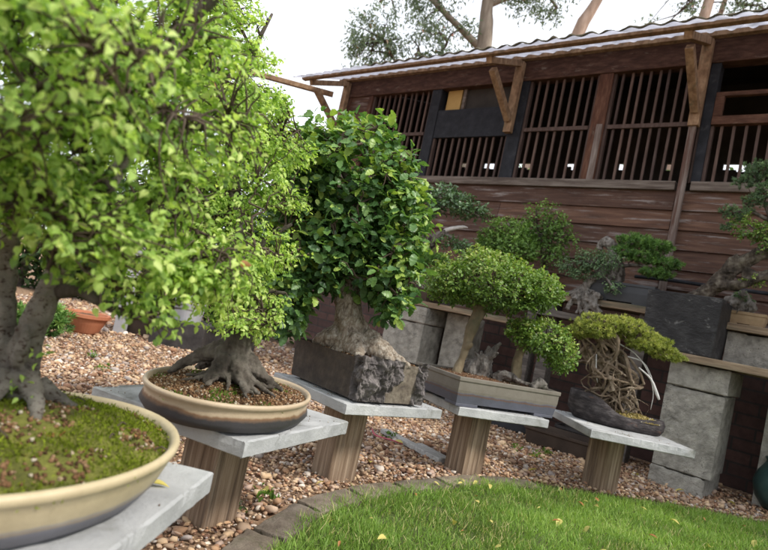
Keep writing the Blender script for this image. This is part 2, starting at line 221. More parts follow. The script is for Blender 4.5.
# ------------------------------------------------------------------ mesh building
class Geo:
    def __init__(s): s.v = []; s.f = []; s.t = []; s.n = 0
    def add(s, v, f, t=.5):
        v = np.asarray(v, float).reshape(-1, 3); n = len(v)
        s.v.append(v); o = s.n
        s.f += [tuple(i + o for i in q) for q in f]
        s.t.append(np.full(n, t) if np.isscalar(t) else np.asarray(t, float)); s.n += n
        return s
    def box(s, x0, x1, y0, y1, z0, z1, t=.5, jit=0):
        v = np.array([(x, y, z) for z in (z0, z1) for y in (y0, y1) for x in (x0, x1)], float)
        if jit: v += rng.normal(size=v.shape) * jit
        return s.add(v, [(0, 2, 3, 1), (4, 5, 7, 6), (0, 1, 5, 4), (2, 6, 7, 3), (0, 4, 6, 2), (1, 3, 7, 5)], t)
    def bar(s, p, q, w, h=None, up=(0, 0, 1), t=.5):
        """square bar from p to q"""
        h = h or w; p = np.array(p, float); q = np.array(q, float); d = q - p; d /= np.linalg.norm(d)
        u = np.array(up, float)
        if abs(d @ u) > .95: u = np.array((0, 1., 0))
        a = np.cross(d, u); a /= np.linalg.norm(a); b = np.cross(a, d)
        v = [c + a * sx * w / 2 + b * sy * h / 2 for c in (p, q) for sx, sy in ((-1, -1), (1, -1), (1, 1), (-1, 1))]
        return s.add(v, [(0, 3, 2, 1), (4, 5, 6, 7), (0, 1, 5, 4), (1, 2, 6, 5), (2, 3, 7, 6), (3, 0, 4, 7)], t)
    def tube(s, pts, rad, sides=8, rough=0, seed=0, t=.5, smooth=3):
        pts = np.array(pts, float); rad = np.array(rad, float) if not np.isscalar(rad) else np.full(len(pts), rad)
        if smooth > 1:
            k = len(pts); tt = np.linspace(0, k - 1, (k - 1) * smooth + 1)
            P = np.vstack([2 * pts[0] - pts[1], pts, 2 * pts[-1] - pts[-2]])
            out = []
            for u in tt:
                i = min(int(u), k - 2); w = u - i; p0, p1, p2, p3 = P[i:i + 4]
                out.append(.5 * (2 * p1 + (p2 - p0) * w + (2 * p0 - 5 * p1 + 4 * p2 - p3) * w * w + (3 * p1 - p0 - 3 * p2 + p3) * w ** 3))
            rad = np.interp(tt, np.arange(k), rad); pts = np.array(out)
        n = len(pts); T = np.gradient(pts, axis=0); T /= np.linalg.norm(T, axis=1)[:, None] + 1e-12
        u = np.array((0, 0, 1.)) if abs(T[0][2]) < .9 else np.array((0, 1., 0))
        ang = np.arange(sides) * 2 * pi / sides; V = []
        for i in range(n):
            a = np.cross(T[i], u); a /= np.linalg.norm(a) + 1e-9; u = np.cross(a, T[i])
            r = np.full(sides, rad[i])
            if rough:
                r = r * np.array([1 + rough * mnoise.noise(Vector((cos(g) * 1.7 + seed, sin(g) * 1.7, i * .5 + seed))) for g in ang])
            V.append(pts[i] + (np.cos(ang) * r)[:, None] * a + (np.sin(ang) * r)[:, None] * u)
        V = np.vstack(V + [pts[:1], pts[-1:]])
        f = [(i * sides + j, i * sides + (j + 1) % sides, (i + 1) * sides + (j + 1) % sides, (i + 1) * sides + j) for i in range(n - 1) for j in range(sides)]
        e = n * sides
        f += [(e, (j + 1) % sides, j) for j in range(sides)] + [(e + 1, (n - 1) * sides + j, (n - 1) * sides + (j + 1) % sides) for j in range(sides)]
        return s.add(V, f, t)
    def loft(s, rings, cap0=True, cap1=True, t=.5):
        k = len(rings[0]); n = len(rings); V = np.vstack(rings)
        f = [(i * k + j, i * k + (j + 1) % k, (i + 1) * k + (j + 1) % k, (i + 1) * k + j) for i in range(n - 1) for j in range(k)]
        if cap0: f.append(tuple(range(k))[::-1])
        if cap1: f.append(tuple(range((n - 1) * k, n * k)))
        return s.add(V, f, t)
    def build(s, name, mat, parent=None, smooth=False, bevel=0, base=None, loc=None, rot=None):
        me = bpy.data.meshes.new(name)
        v = np.vstack(s.v)
        if parent is not None and base is None: base = parent.get('_b')
        if base is not None: v = v - np.array(base)
        me.from_pydata(v.tolist(), [], s.f)
        a = me.attributes.new('tint', 'FLOAT', 'POINT'); a.data.foreach_set('value', np.concatenate(s.t).astype('f'))
        if smooth: me.polygons.foreach_set('use_smooth', np.ones(len(me.polygons), bool))
        me.materials.append(mat); me.update()
        o = bpy.data.objects.new(name, me); C.objects.link(o)
        if parent is not None: o.parent = parent
        if loc is not None: o.location = loc
        if rot is not None: o.rotation_euler = (0, 0, rot)
        if bevel:
            b = o.modifiers.new('bevel', 'BEVEL'); b.width = bevel; b.segments = 2; b.limit_method = 'ANGLE'
        return o

def rough_box(g, x0, x1, y0, y1, z0, z1, jit=.0015, ch=.004, step=.012, t=.5, chips=0):
    """box with slightly uneven, worn and chipped edges"""
    nx, ny = max(2, int((x1 - x0) / step)), max(2, int((y1 - y0) / step)); P = []
    for i in range(nx): P.append((x0 + (x1 - x0) * i / nx, y0, 0, -1))
    for i in range(ny): P.append((x1, y0 + (y1 - y0) * i / ny, 1, 0))
    for i in range(nx): P.append((x1 - (x1 - x0) * i / nx, y1, 0, 1))
    for i in range(ny): P.append((x0, y1 - (y1 - y0) * i / ny, -1, 0))
    P = np.array(P, float); n = len(P); cx, cy = (x0 + x1) / 2, (y0 + y1) / 2
    nz = max(2, int((z1 - z0) / max(step, .02))); zs = [z0, z0 + ch] + [z0 + ch + (z1 - z0 - 2 * ch) * k / nz for k in range(1, nz)] + [z1 - ch, z1]
    chip = np.zeros(n)
    for _ in range(chips):
        c = rng.integers(n); w = rng.integers(1, 4)
        for q in range(-w, w + 1): chip[(c + q) % n] = max(chip[(c + q) % n], rng.uniform(.3, 1) * ch * 1.4)
    rings = []
    for k, z in enumerate(zs):
        off = np.full(n, -ch if k in (0, len(zs) - 1) else 0.) + np.array([jit * 2 * mnoise.noise(Vector((p[0] * 38, p[1] * 38, z * 38))) for p in P]) - chip * (1.0 if k >= len(zs) - 2 else .15)
        q = P[:, :2] + P[:, 2:] * off[:, None]
        if k in (0, len(zs) - 1): q = np.array([cx, cy]) + (q - [cx, cy]) * [1 - ch / (x1 - x0), 1 - ch / (y1 - y0)]
        rings.append(np.column_stack([q, np.full(n, z) + (jit * .6 * rng.normal(size=n) if 0 < k < len(zs) - 1 else -chip * (k > 0))]))
    return g.loft(rings, t=t)

def fastmesh(name, V, faces_arr, tint, mat, parent=None, base=None, smooth=False):
    """V (N,3); faces_arr list of (M,k) int arrays"""
    if parent is not None and base is None: base = parent.get('_b')
    if base is not None: V = V - np.array(base)
    me = bpy.data.meshes.new(name)
    loops = np.concatenate([f.ravel() for f in faces_arr]).astype('i')
    sizes = np.concatenate([np.full(len(f), f.shape[1]) for f in faces_arr]).astype('i')
    starts = np.concatenate([[0], np.cumsum(sizes)[:-1]]).astype('i')
    me.vertices.add(len(V)); me.vertices.foreach_set('co', V.astype('f').ravel())
    me.loops.add(len(loops)); me.loops.foreach_set('vertex_index', loops)
    me.polygons.add(len(sizes)); me.polygons.foreach_set('loop_start', starts); me.polygons.foreach_set('loop_total', sizes)
    if smooth: me.polygons.foreach_set('use_smooth', np.ones(len(sizes), bool))
    a = me.attributes.new('tint', 'FLOAT', 'POINT'); a.data.foreach_set('value', tint.astype('f'))
    me.update(calc_edges=True); me.validate(); me.materials.append(mat)
    o = bpy.data.objects.new(name, me); C.objects.link(o)
    if parent is not None: o.parent = parent
    return o

def unit(a): return a / (np.linalg.norm(a, axis=-1, keepdims=True) + 1e-9)

def scatter(tv, tf, pos, dirs, nrm, scale, tint, tvar=None):
    """place a template (y along dir, z along normal); returns V, faces, tint"""
    n, k = len(pos), len(tv)
    y = unit(dirs); z = unit(nrm - (nrm * y).sum(1, keepdims=True) * y); x = np.cross(y, z)
    sc = scale if scale.ndim == 2 else np.repeat(scale[:, None], 3, 1)
    V = pos[:, None, :] + tv[None, :, 0:1] * (x * sc[:, 0:1])[:, None, :] + tv[None, :, 1:2] * (y * sc[:, 1:2])[:, None, :] + tv[None, :, 2:3] * (z * sc[:, 2:3])[:, None, :]
    F = [(f[None, :, :] + (np.arange(n) * k)[:, None, None]).reshape(-1, f.shape[1]) for f in tf]
    T = np.repeat(tint[:, None], k, 1)
    return V.reshape(-1, 3), F, T.ravel()

def join(parts):
    o = 0; VV = []; FF = []; TT = []
    for V, F, T in parts:
        VV.append(V); FF += [f + o for f in F]; TT.append(T); o += len(V)
    return np.vstack(VV), FF, np.concatenate(TT)

def leaf_t(w=.55, fold=.12, curl=.18, detail=2, serr=0):
    if detail == 0:
        v = np.array([(0, 0, 0), (w / 2, .45, fold), (0, 1, -curl), (-w / 2, .45, fold)]); return v, [np.array([(0, 1, 2), (0, 2, 3)])]
    if detail == 1:
        v = np.array([(0, 0, 0), (w / 2 * .9, .3, fold), (w / 2 * .8, .65, fold * .7), (0, 1, -curl), (-w / 2 * .8, .65, fold * .7), (-w / 2 * .9, .3, fold), (0, .45, -.02)])
        return v, [np.array([(0, 1, 6), (1, 2, 6), (2, 3, 6), (3, 4, 6), (4, 5, 6), (5, 0, 6)])]
    ts = [0, .1, .2, .28, .38, .45, .56, .63, .74, .81, .9, 1] if serr else [0, .14, .3, .48, .66, .84, 1]
    ws = [.03, .50, .84, .74, 1.06, .86, 1.0, .76, .80, .52, .42, 0] if serr else [.03, .62, .95, 1, .82, .45, 0]
    k = len(ts)
    mid = [(0, t, -curl * t * t) for t in ts]
    R = [(w / 2 * a, t + (serr * .6 if i % 2 == 0 else 0), -curl * t * t + fold * a + (.035 * sin(i * 2.1) if serr else 0)) for i, (t, a) in enumerate(zip(ts, ws))][1:-1]
    L = [(-a, b, c) for a, b, c in R]
    v = np.array(mid + R + L); r0 = k; l0 = 2 * k - 2
    q = [(1 + i, r0 + i, r0 + i + 1, 2 + i) for i in range(k - 3)] + [(1 + i, 2 + i, l0 + i + 1, l0 + i) for i in range(k - 3)]
    tr = [(0, r0, 1), (0, 1, l0), (k - 2, r0 + k - 3, k - 1), (k - 2, k - 1, l0 + k - 3)]
    return v, [np.array(q), np.array(tr)]

def blob_points(blobs, n, lo=.45, lump=.25, seed=0, flat=None):
    """points through a union of ellipsoids, denser towards the skin; returns pos, outward"""
    w = np.array([b[6] if len(b) > 6 else b[3] * b[4] + b[4] * b[5] + b[3] * b[5] for b in blobs]); w = w / w.sum()
    k = rng.choice(len(blobs), n, p=w); B = np.array([b[:6] for b in blobs])[k]
    d = unit(rng.normal(size=(n, 3)))
    r = lo + (1 - lo) * rng.random(n) ** .6
    lm = np.array([1 + lump * mnoise.noise(Vector((x[0] * 2.4 + seed + q * 3.1, x[1] * 2.4, x[2] * 2.4))) + lump * .5 * mnoise.noise(Vector((x[0] * 6 + seed, x[1] * 6 + q, x[2] * 6))) for x, q in zip(d, k)])
    if flat is not None: d[:, 2] = np.where(d[:, 2] < 0, d[:, 2] * flat, d[:, 2])
    return B[:, :3] + d * B[:, 3:6] * (r * lm)[:, None], unit(d * B[:, 3:6])

def crown(name, parent, mat, blobs, ntw, per, size, tmpl, twig=.05, lo=.45, lump=.3, seed=0, droop=.35, tbias=.5, tspread=.22, upn=.7, cut=None, flat=None, topbright=.25, dead=0, clump=None):
    if clump:
        kc, spread = clump; c_, o_ = blob_points(blobs, max(1, ntw // kc), lo, lump, seed, flat)
        j_ = rng.normal(size=(len(c_) * kc, 3)) * [spread, spread, spread * .36]; p = np.repeat(c_, kc, 0) + j_; out = unit(np.repeat(o_, kc, 0) + j_ / spread * .35)
    else: p, out = blob_points(blobs, ntw, lo, lump, seed, flat)
    if cut is not None:
        keep = cut(p); p, out = p[keep], out[keep]
    n = len(p)
    td = unit(out * .8 + rng.normal(size=(n, 3)) * .55 + np.array([0, 0, -droop * .3]))
    tb = tbias + rng.normal(size=n) * tspread * .6 + topbright * out[:, 2] * .6  # leaves facing up get a lighter tint: light from above painted in
    if len(blobs) > 1: ctr = np.average(p, axis=0); rr_ = np.linalg.norm((p - ctr) / (np.ptp(p, axis=0) / 2), axis=1); tb = tb + np.clip(rr_ - .75, -.5, .3) * .35  # leaves inside the crown tinted darker, painting the shade among them
    pos = []; dr = []; nm = []; sc = []; tt = []
    for j in range(per):
        f = (j + .5) / per
        side = unit(np.cross(td, unit(rng.normal(size=(n, 3)) * .5 + np.array([0, 0, 1.])))) * (1 if j % 2 else -1)
        pos.append(p + td * twig * f + rng.normal(size=(n, 3)) * twig * .12)
        dr.append(td * .55 + side * .8 + rng.normal(size=(n, 3)) * .35 + np.array([0, 0, -droop]))
        nm.append(np.array([0, 0, upn]) + out * .45 + rng.normal(size=(n, 3)) * .45)
        sc.append(size * rng.uniform(.6, 1.2, n)); tt.append(np.clip(tb + rng.normal(size=n) * tspread, 0, .96))
    pos, dr, nm = map(np.vstack, (pos, dr, nm)); sc = np.concatenate(sc); tt = np.concatenate(tt)
    if dead:
        idx = rng.choice(len(tt), dead, replace=False); tt[idx] = 1.0; sc[idx] *= 1.3
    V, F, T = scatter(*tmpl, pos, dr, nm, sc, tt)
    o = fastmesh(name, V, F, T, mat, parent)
    return o, p, td

def twigs(parent, anchors, tips, mat, r0=.004, r1=.0012, name='twigs', n=None, sag=.02):
    """thin branches from the nearest limb point to each foliage tip"""
    g = Geo(); anchors = np.array(anchors); tips = np.array(tips)
    if n and n < len(tips): tips = tips[rng.choice(len(tips), n, replace=False)]
    ext = float(np.ptp(tips, axis=0).max())
    for tp in tips[rng.choice(len(tips), min(len(tips), 16 + len(tips) // 22), replace=False)]:
        d = np.linalg.norm(anchors - tp, axis=1); a = anchors[np.argmin(d * rng.uniform(.7, 1.6, len(d)))]; L = np.linalg.norm(tp - a)
        if L < .05 * ext: continue
        P = np.array([a + (tp - a) * f + rng.normal(size=3) * L * .1 * sin(pi * f) + [0, 0, sag * 2 * sin(pi * f)] for f in np.linspace(0, .92, 6)])
        g.tube(P, np.linspace(r0 * 1.7, r0 * .7, 6), 6, smooth=2); anchors = np.vstack([anchors, P[1:], (P[1:] + P[:-1]) / 2])
    for tp in tips:
        d = np.linalg.norm(anchors - tp, axis=1); a = anchors[np.argmin(d * rng.uniform(.8, 1.25, len(d)))]
        L = np.linalg.norm(tp - a)
        m1 = a + (tp - a) * .35 + rng.normal(size=3) * L * .09 + [0, 0, sag]; m2 = a + (tp - a) * .7 + rng.normal(size=3) * L * .09 + [0, 0, sag * .6]
        g.tube([a, m1, m2, tp], [r0, r0 * .75, r0 * .5, r1], 5, smooth=2)
    return g.build(name, mat, parent, smooth=True)

def tuft_t(k=12, w=.13, spread=1.0, seed=1):
    """a tuft of k needles as one template, about 1 long"""
    r = np.random.default_rng(seed); V = []; F = []
    for i in range(k):
        a = i * 2.4; e = r.uniform(.25, 1) * spread
        d = np.array([cos(a) * sin(e), cos(e), sin(a) * sin(e)]); s = np.cross(d, r.normal(size=3)); s /= np.linalg.norm(s)
        b = np.array([0, r.uniform(-.15, .35), 0]); L = r.uniform(.7, 1)
        o = len(V); V += [b - s * w / 2 * .6, b + s * w / 2 * .6, b + d * L * .55 + s * w / 2, b + d * L, b + d * L * .55 - s * w / 2]
        F.append((o, o + 1, o + 2, o + 3, o + 4))
    return np.array(V), [np.array(F)]

def organic(o, voxel, disp=.006, size=.03, disp2=0, size2=.01):
    """fuse overlapping limbs into one skin and roughen it"""
    m = o.modifiers.new('fuse', 'REMESH'); m.mode = 'VOXEL'; m.voxel_size = voxel; m.use_smooth_shade = True
    s = o.modifiers.new('soft', 'SMOOTH'); s.iterations = 3; s.factor = .5
    for dd, ss in ((disp, size), (disp2, size2)):
        if dd:
            t = bpy.data.textures.new('bark', 'CLOUDS'); t.noise_scale = ss; t.noise_depth = 3
            d = o.modifiers.new('bark', 'DISPLACE'); d.texture = t; d.strength = dd; d.mid_level = .5; d.texture_coords = 'LOCAL'
    return o

# ------------------------------------------------------------------ things
def thing(name, label, cat, base=(0, 0, 0), group=None, frame='world'):
    o = bpy.data.objects.new(name, None); C.objects.link(o); o.empty_display_size = .1
    o['label'] = label; o['category'] = cat
    if group: o['group'] = group
    o['_b'] = tuple(float(x) for x in base)
    if frame == 'shed':
        s, D, z = base; o.location = (s * cos(AZ) - D * sin(AZ), s * sin(AZ) + D * cos(AZ), z); o.rotation_euler = (0, 0, AZ)
    else: o.location = base
    return o
def tag(o, label, cat, group=None, kind=None):
    o['label'] = label; o['category'] = cat
    if group: o['group'] = group
    if kind: o['kind'] = kind
    return o
def single(g, name, label, cat, mat, base, group=None, frame='world', **kw):
    """a thing that is one mesh"""
    o = g.build(name, mat, None, base=base, **kw)
    if frame == 'shed':
        s, D, z = base; o.location = (s * cos(AZ) - D * sin(AZ), s * sin(AZ) + D * cos(AZ), z); o.rotation_euler = (0, 0, AZ)
    else: o.location = base
    return tag(o, label, cat, group)
def W(s, D, z): return (s * cos(AZ) - D * sin(AZ), s * sin(AZ) + D * cos(AZ), z)

# ------------------------------------------------------------------ ground, lawn, gravel, grass
g = Geo(); R_ = 90
g.add([(-R_, -R_, 0), (R_, -R_, 0), (R_, R_, 0), (-R_, R_, 0)], [(0, 1, 2, 3)])
o = g.build('ground', M['graveldirt']); o['kind'] = 'structure'

EDGE = np.array([(-.30, .4), (-.285, .9), (-.24, 1.30), (-.205, 1.42), (-.175, 1.58), (-.105, 1.79), (.025, 2.0), (.19, 2.165), (.385, 2.37), (.6, 2.53), (.85, 2.625), (1.165, 2.69), (1.6, 2.80), (2.03, 2.82), (2.5, 2.78), (3.0, 2.6), (3.6, 2.1)])
tt_ = np.linspace(0, len(EDGE) - 1, 120)
EC = np.stack([np.interp(tt_, np.arange(len(EDGE)), EDGE[:, i]) for i in (0, 1)], 1)
for _ in range(6): EC[1:-1] = (EC[:-2] + 2 * EC[1:-1] + EC[2:]) / 4
def edge_dist(p):
    """distance to the lawn edge; positive inside the lawn"""
    a, b = EC[:-1], EC[1:]; ab = b - a
    t = np.clip(((p[:, None] - a) * ab).sum(2) / (ab ** 2).sum(1), 0, 1); q = a + t[..., None] * ab
    d2 = ((p[:, None] - q) ** 2).sum(2); i = d2.argmin(1)
    s = np.take_along_axis(p[:, None] - a, i[:, None, None].repeat(2, 2), 1)[:, 0]
    cr = ab[i, 0] * s[:, 1] - ab[i, 1] * s[:, 0]
    return np.sqrt(d2.min(1)) * np.where(cr < 0, 1, -1)
# lawn sheet
g = Geo(); poly = [(x, y, .004) for x, y in EC] + [(3.8, -.6, .004), (-.3, -.6, .004)]
g.add(poly, [tuple(range(len(poly)))[::-1]])
o = g.build('lawn', M['lawnsoil']); o['kind'] = 'structure'

def stones():
    def base(sub, seed):
        import bmesh
        bm = bmesh.new(); bmesh.ops.create_icosphere(bm, subdivisions=sub, radius=1)
        v = np.array([x.co[:] for x in bm.verts]); f = np.array([[q.index for q in p.verts] for p in bm.faces]); bm.free()
        r = np.random.default_rng(seed)
        for _ in range(8):
            d = unit(r.normal(size=3)); k = r.uniform(.4, .75); h = v @ d
            v = v - np.where(h > k, (h - k) * .85, 0)[:, None] * d
        v *= 1 + r.normal(size=(len(v), 1)) * .09
        v[:, 2] *= .62; v[:, 0] *= r.uniform(.75, 1)
        return v, [f]
    near = [base(1, i) for i in range(6)]; far = [base(1, 10 + i) for i in range(6)]
    P = []
    c = .0150
    X, Y = np.meshgrid(np.arange(-3.4, 3.2, c), np.arange(.7, 6.7, c)); p = np.stack([X.ravel(), Y.ravel()], 1)
    p = p + rng.uniform(-.5, .5, p.shape) * c
    # what the lens could see of it, with a margin
    az = np.arctan2(p[:, 0], p[:, 1]); keep = (az < radians(44)) & (az > radians(-44)) & (np.hypot(p[:, 0], p[:, 1]) < 7.2)
    D = -p[:, 0] * sin(AZ) + p[:, 1] * cos(AZ); keep &= D < 4.1
    p = p[keep]; e = edge_dist(p); p = p[e < -.01]
    far_m = np.hypot(p[:, 0], p[:, 1]) > 2.3
    thin = rng.random(len(p)) < np.where(np.hypot(p[:, 0], p[:, 1]) > 4.8, .3, np.where(np.hypot(p[:, 0], p[:, 1]) > 3.6, .55, 1)); p = p[thin]; far_m = far_m[thin]
    n = len(p); k = rng.integers(0, 6, n); parts = []
    for isfar in (0, 1):
        for j in range(6):
            m = (k == j) & (far_m == bool(isfar)); q = p[m]; nn = len(q)
            if not nn: continue
            s = rng.lognormal(math.log(.0079), .4, nn) * (1.12 if isfar else 1) * np.where(np.hypot(q[:, 0], q[:, 1]) > 4.8, 1.6, 1)
            pos = np.column_stack([q, s * .35 + rng.random(nn) * .008])
            a = rng.random(nn) * 2 * pi
            parts.append(scatter(*(far if isfar else near)[j], pos, np.column_stack([np.cos(a), np.sin(a), rng.normal(size=nn) * .25]), np.column_stack([rng.normal(size=(nn, 2)) * .3, np.ones(nn)]), s, rng.random(nn)))
    m = rng.choice(len(p), 2600); q = np.column_stack([p[m] + rng.normal(size=(2600, 2)) * .01, rng.uniform(.014, .026, 2600)]); nn = 2600
    parts.append(scatter(*leaf_t(.5, .12, .25, 1), q, np.column_stack([rng.normal(size=(nn, 2)), rng.normal(size=nn) * .3]), np.column_stack([rng.normal(size=(nn, 2)) * .5, np.ones(nn)]), rng.uniform(.010, .028, nn), rng.choice([.05, .14, .2, .3, .58], nn)))
    V, F, T = join(parts)
    o = fastmesh('gravel', V, F, T, M['stones']); o['kind'] = 'stuff'; tag(o, 'tan, pink and grey pebble gravel spread under the stands', 'gravel')
stones()

def lawn_grass():
    parts = []
    def blade_t(bend):
        ts = [0, .4, .75, 1]; w = [.5, .42, .25, 0]
        v = []
        for t, a in zip(ts, w): v += [(-a, t, bend * t * t), (a, t, bend * t * t)]
        v = v[:-1]; v[-1] = (0, 1, bend)
        return np.array(v), [np.array([(0, 1, 3, 2), (2, 3, 5, 4)]), np.array([(4, 5, 6)])]
    for (x0, x1, y0, y1, n) in ((-.3, 2.6, 1.3, 2.9, 150000), (-.3, 3.6, -.3, 2.7, 22000)):
        p = np.column_stack([rng.uniform(x0, x1, n), rng.uniform(y0, y1, n)]); e = edge_dist(p)
        jag = .012 * np.sin(p[:, 0] * 41) + .01 * np.sin(p[:, 1] * 57)
        dens = np.array([.75 + .5 * mnoise.noise(Vector((a * 5, b * 5, 3))) for a, b in p])
        keep = (e > .080 + jag * .9 - .022 * (rng.random(n) < .3)) & (rng.random(n) < dens); p = p[keep]; e = e[keep]; n = len(p)
        h = rng.uniform(.014, .033, n) * np.array([1 + .5 * mnoise.noise(Vector((a * 7, b * 7, 0))) for a, b in p])
        h = np.where(e < .14, h * 1.25, h)
        patch = np.array([mnoise.noise(Vector((a * 3.5, b * 3.5, 9))) for a, b in p])
        lean = rng.normal(size=(n, 2)) * .45
        dr = np.column_stack([lean, np.ones(n)]); nm = rng.normal(size=(n, 3)); nm[:, 2] = .3
        sc = np.column_stack([rng.uniform(.0016, .0032, n), h, h])
        tint = np.clip(.45 + patch * .6 + rng.normal(size=n) * .2, 0, .92); tint[rng.random(n) < np.clip(.05 - patch * .25, .02, .2)] = 1
        k = rng.integers(0, 3, n)
        for j in range(3):
            m = k == j; parts.append(scatter(*blade_t((.1, .4, .75)[j]), np.column_stack([p[m], np.full(m.sum(), .003)]), dr[m], nm[m], sc[m], tint[m]))
    V, F, T = join(parts)
    o = fastmesh('grass', V, F, T, M['grass']); tag(o, 'short green lawn grass curving along the paver edging', 'grass', kind='stuff')
lawn_grass()

# edging pavers follow the lawn edge, just outside the grass
pv = [((-.255, 1.02), (-.235, 1.30)), ((-.232, 1.31), (-.19, 1.485)), ((-.186, 1.497), (-.115, 1.737)), ((-.108, 1.75), (.02, 1.96)), ((.027, 1.968), (.178, 2.135)), ((.187, 2.142), (.352, 2.315)), ((.362, 2.325), (.56, 2.485)), ((.57, 2.492), (.82, 2.6))]
pl = ['grey edging paver cut off at the foot of the nearest stand', 'grey edging paver under the front corner of the buff oval pot stand',
      'lichen-spotted edging paver right of the second stand post with brown leaf on it', 'grey edging paver below the gravel left of the third stand post',
      'grey edging paver directly in front of the third stand post', 'broken grey edging paver between the third and fourth stand posts',
      'edging paver half hidden by grass at the fourth stand post', 'grass-covered edging paver right of the fourth stand post']
for (a, b), lb in zip(pv, pl):
    a, b = np.array(a), np.array(b); d = unit(b - a); a, b = a + d * .006, b - d * .006; d = unit(d + rng.normal(size=2) * .025); nrm = np.array([d[1], -d[0]])   # nrm points into the lawn
    g = Geo(); L = np.linalg.norm(b - a)
    n1, n2 = 9, 5
    V = []
    for k, zz in enumerate((-.01, .021)):
        for i in range(n1):
            for j in range(n2):
                w = a + d * L * i / (n1 - 1) + nrm * (-.006 + .094 * j / (n2 - 1))
                ed = (i in (0, n1 - 1)) or (j in (0, n2 - 1))
                w = w + (rng.normal(size=2) * .0022 if ed else 0)
                V.append((w[0], w[1], zz + (rng.normal() * .0015 if k else 0) - (.003 if ed and k else 0)))
    f = []; o1 = n1 * n2; id_ = lambda i, j: i * n2 + j
    for i in range(n1 - 1):
        for j in range(n2 - 1):
            f.append((o1 + id_(i, j), o1 + id_(i, j + 1), o1 + id_(i + 1, j + 1), o1 + id_(i + 1, j))[::-1])
    per = [id_(i, 0) for i in range(n1)] + [id_(n1 - 1, j) for j in range(1, n2)] + [id_(i, n2 - 1) for i in range(n1 - 2, -1, -1)] + [id_(0, j) for j in range(n2 - 2, 0, -1)]
    for q in range(len(per)):
        r = per[(q + 1) % len(per)]; f.append((per[q], r, r + o1, per[q] + o1))
    g.add(V, f, rng.uniform(.2, .9))
    single(g, 'edging_paver', lb, 'paver', M['paver'], (a[0], a[1], 0), 'pavers edging the lawn', smooth=False, bevel=.003)

def grains(parent, surfpts, mat, size=.0035, name='soil_grains'):
    n = len(surfpts); v = unit(np.array([(1, 0, 0), (-1, 0, 0), (0, 1, 0), (0, -1, 0), (0, 0, 1), (0, 0, -1)], float)); f = np.array([(0, 2, 4), (2, 1, 4), (1, 3, 4), (3, 0, 4), (2, 0, 5), (1, 2, 5), (3, 1, 5), (0, 3, 5)])
    V, F, T = scatter(v, [f], surfpts, rng.normal(size=(n, 3)), rng.normal(size=(n, 3)), size * rng.uniform(.5, 1.5, (n, 3)), rng.random(n))
    return fastmesh(name, V, F, T, mat, parent)
M['grain'] = leafmat('soil_crumbs', [(0, (.05, .028, .016)), (.5, (.16, .085, .045)), (.85, (.27, .17, .10)), (1, (.5, .44, .36))], 0, .95, .1)

# ------------------------------------------------------------------ the five slab stands
def stand(cx, cy, yaw, post, pyaw, label, size=.45, pw=.115):
    t = thing('display_stand', label, 'stand', (cx, cy, 0), 'concrete slab stands along the lawn')
    c, s = cos(yaw), sin(yaw); h = size / 2
    g = Geo(); rough_box(g, -h, h, -h, h, ST - .036, ST, .0006, .003, .008, chips=12)
    g.v[-1] = np.column_stack([g.v[-1][:, 0] * c - g.v[-1][:, 1] * s + cx, g.v[-1][:, 0] * s + g.v[-1][:, 1] * c + cy, g.v[-1][:, 2]])
    so = g.build('slab_top', M['slab'], t)
    n = 420; u = rng.uniform(-h * .97, h * .97, (n, 2)); q = np.column_stack([u[:, 0] * cos(yaw) - u[:, 1] * sin(yaw) + cx, u[:, 0] * sin(yaw) + u[:, 1] * cos(yaw) + cy, np.full(n, ST + .0012)]); pn = np.array([mnoise.noise(Vector((a * 9, b * 9, 0))) for a, b in u]); q = q[pn > .08]
    grains(t, q[:len(q) * 2 // 3], M['grain'], .0015, 'stray_soil')
    px, py = post; c, s = cos(pyaw), sin(pyaw); g = Geo(); V = []
    w = pw / 2; prof = [(-w, -w), (-w * .2, -w * 1.03), (w, -w), (w * 1.02, w * .1), (w, w), (0, w), (-w, w), (-w * 1.02, 0)]
    rings = [np.array([(x * c - y * s + px, x * s + y * c + py, z) for x, y in prof]) for z in (-.02, .1, .2, ST - .0365)]
    g.loft(rings); g.build('post', M['post'], t, bevel=.004)
    return t
stand(-.445, .765, radians(-4), (-.47, .79), .3, 'nearest pale concrete slab stand, running out of the lower left corner')
stand(-.31, 1.488, radians(65), (-.325, 1.53), radians(60), 'concrete slab stand on square post carrying the buff oval pot', pw=.12)
stand(-.006, 2.172, radians(41), (-.03, 2.105), radians(36), 'concrete slab stand carrying the dark carved rectangular pot')
stand(.52, 2.615, radians(23), (.505, 2.545), radians(34), 'concrete slab stand carrying the long grey rectangular pot')
stand(1.215, 2.74, radians(4), (1.20, 2.79), radians(27), 'concrete slab stand furthest right, carrying the dark crescent pot', size=.47)

# ------------------------------------------------------------------ pots
def ellipse(a, b, yaw, cx, cy, z, n=64, p=2.0):
    th = np.arange(n) * 2 * pi / n; u = np.sign(np.cos(th)) * np.abs(np.cos(th)) ** (2 / p) * a; v = np.sign(np.sin(th)) * np.abs(np.sin(th)) ** (2 / p) * b
    return np.column_stack([u * cos(yaw) - v * sin(yaw) + cx, u * sin(yaw) + v * cos(yaw) + cy, np.full(n, z)])

def mound(a, b, yaw, cx, cy, z, h, peak=(0, 0), rough=.006, p=2.0, seed=0, nr=22, n=72, freq=28):
    """a soil surface filling a pot, highest near peak"""
    G = Geo(); rings = []
    for i in range(nr + 1):
        f = 1 - i / nr; e = ellipse(a * f, b * f, yaw, cx + peak[0] * (1 - f), cy + peak[1] * (1 - f), z, n, p)
        for q in e:
            q[2] += h * (1 - f ** 1.7) + rough * mnoise.fractal(Vector((q[0] * freq, q[1] * freq, seed)), 1, 2, 4) * (1 if f < .97 else .3)
        rings.append(e)
    G.loft(rings, cap0=False); return G

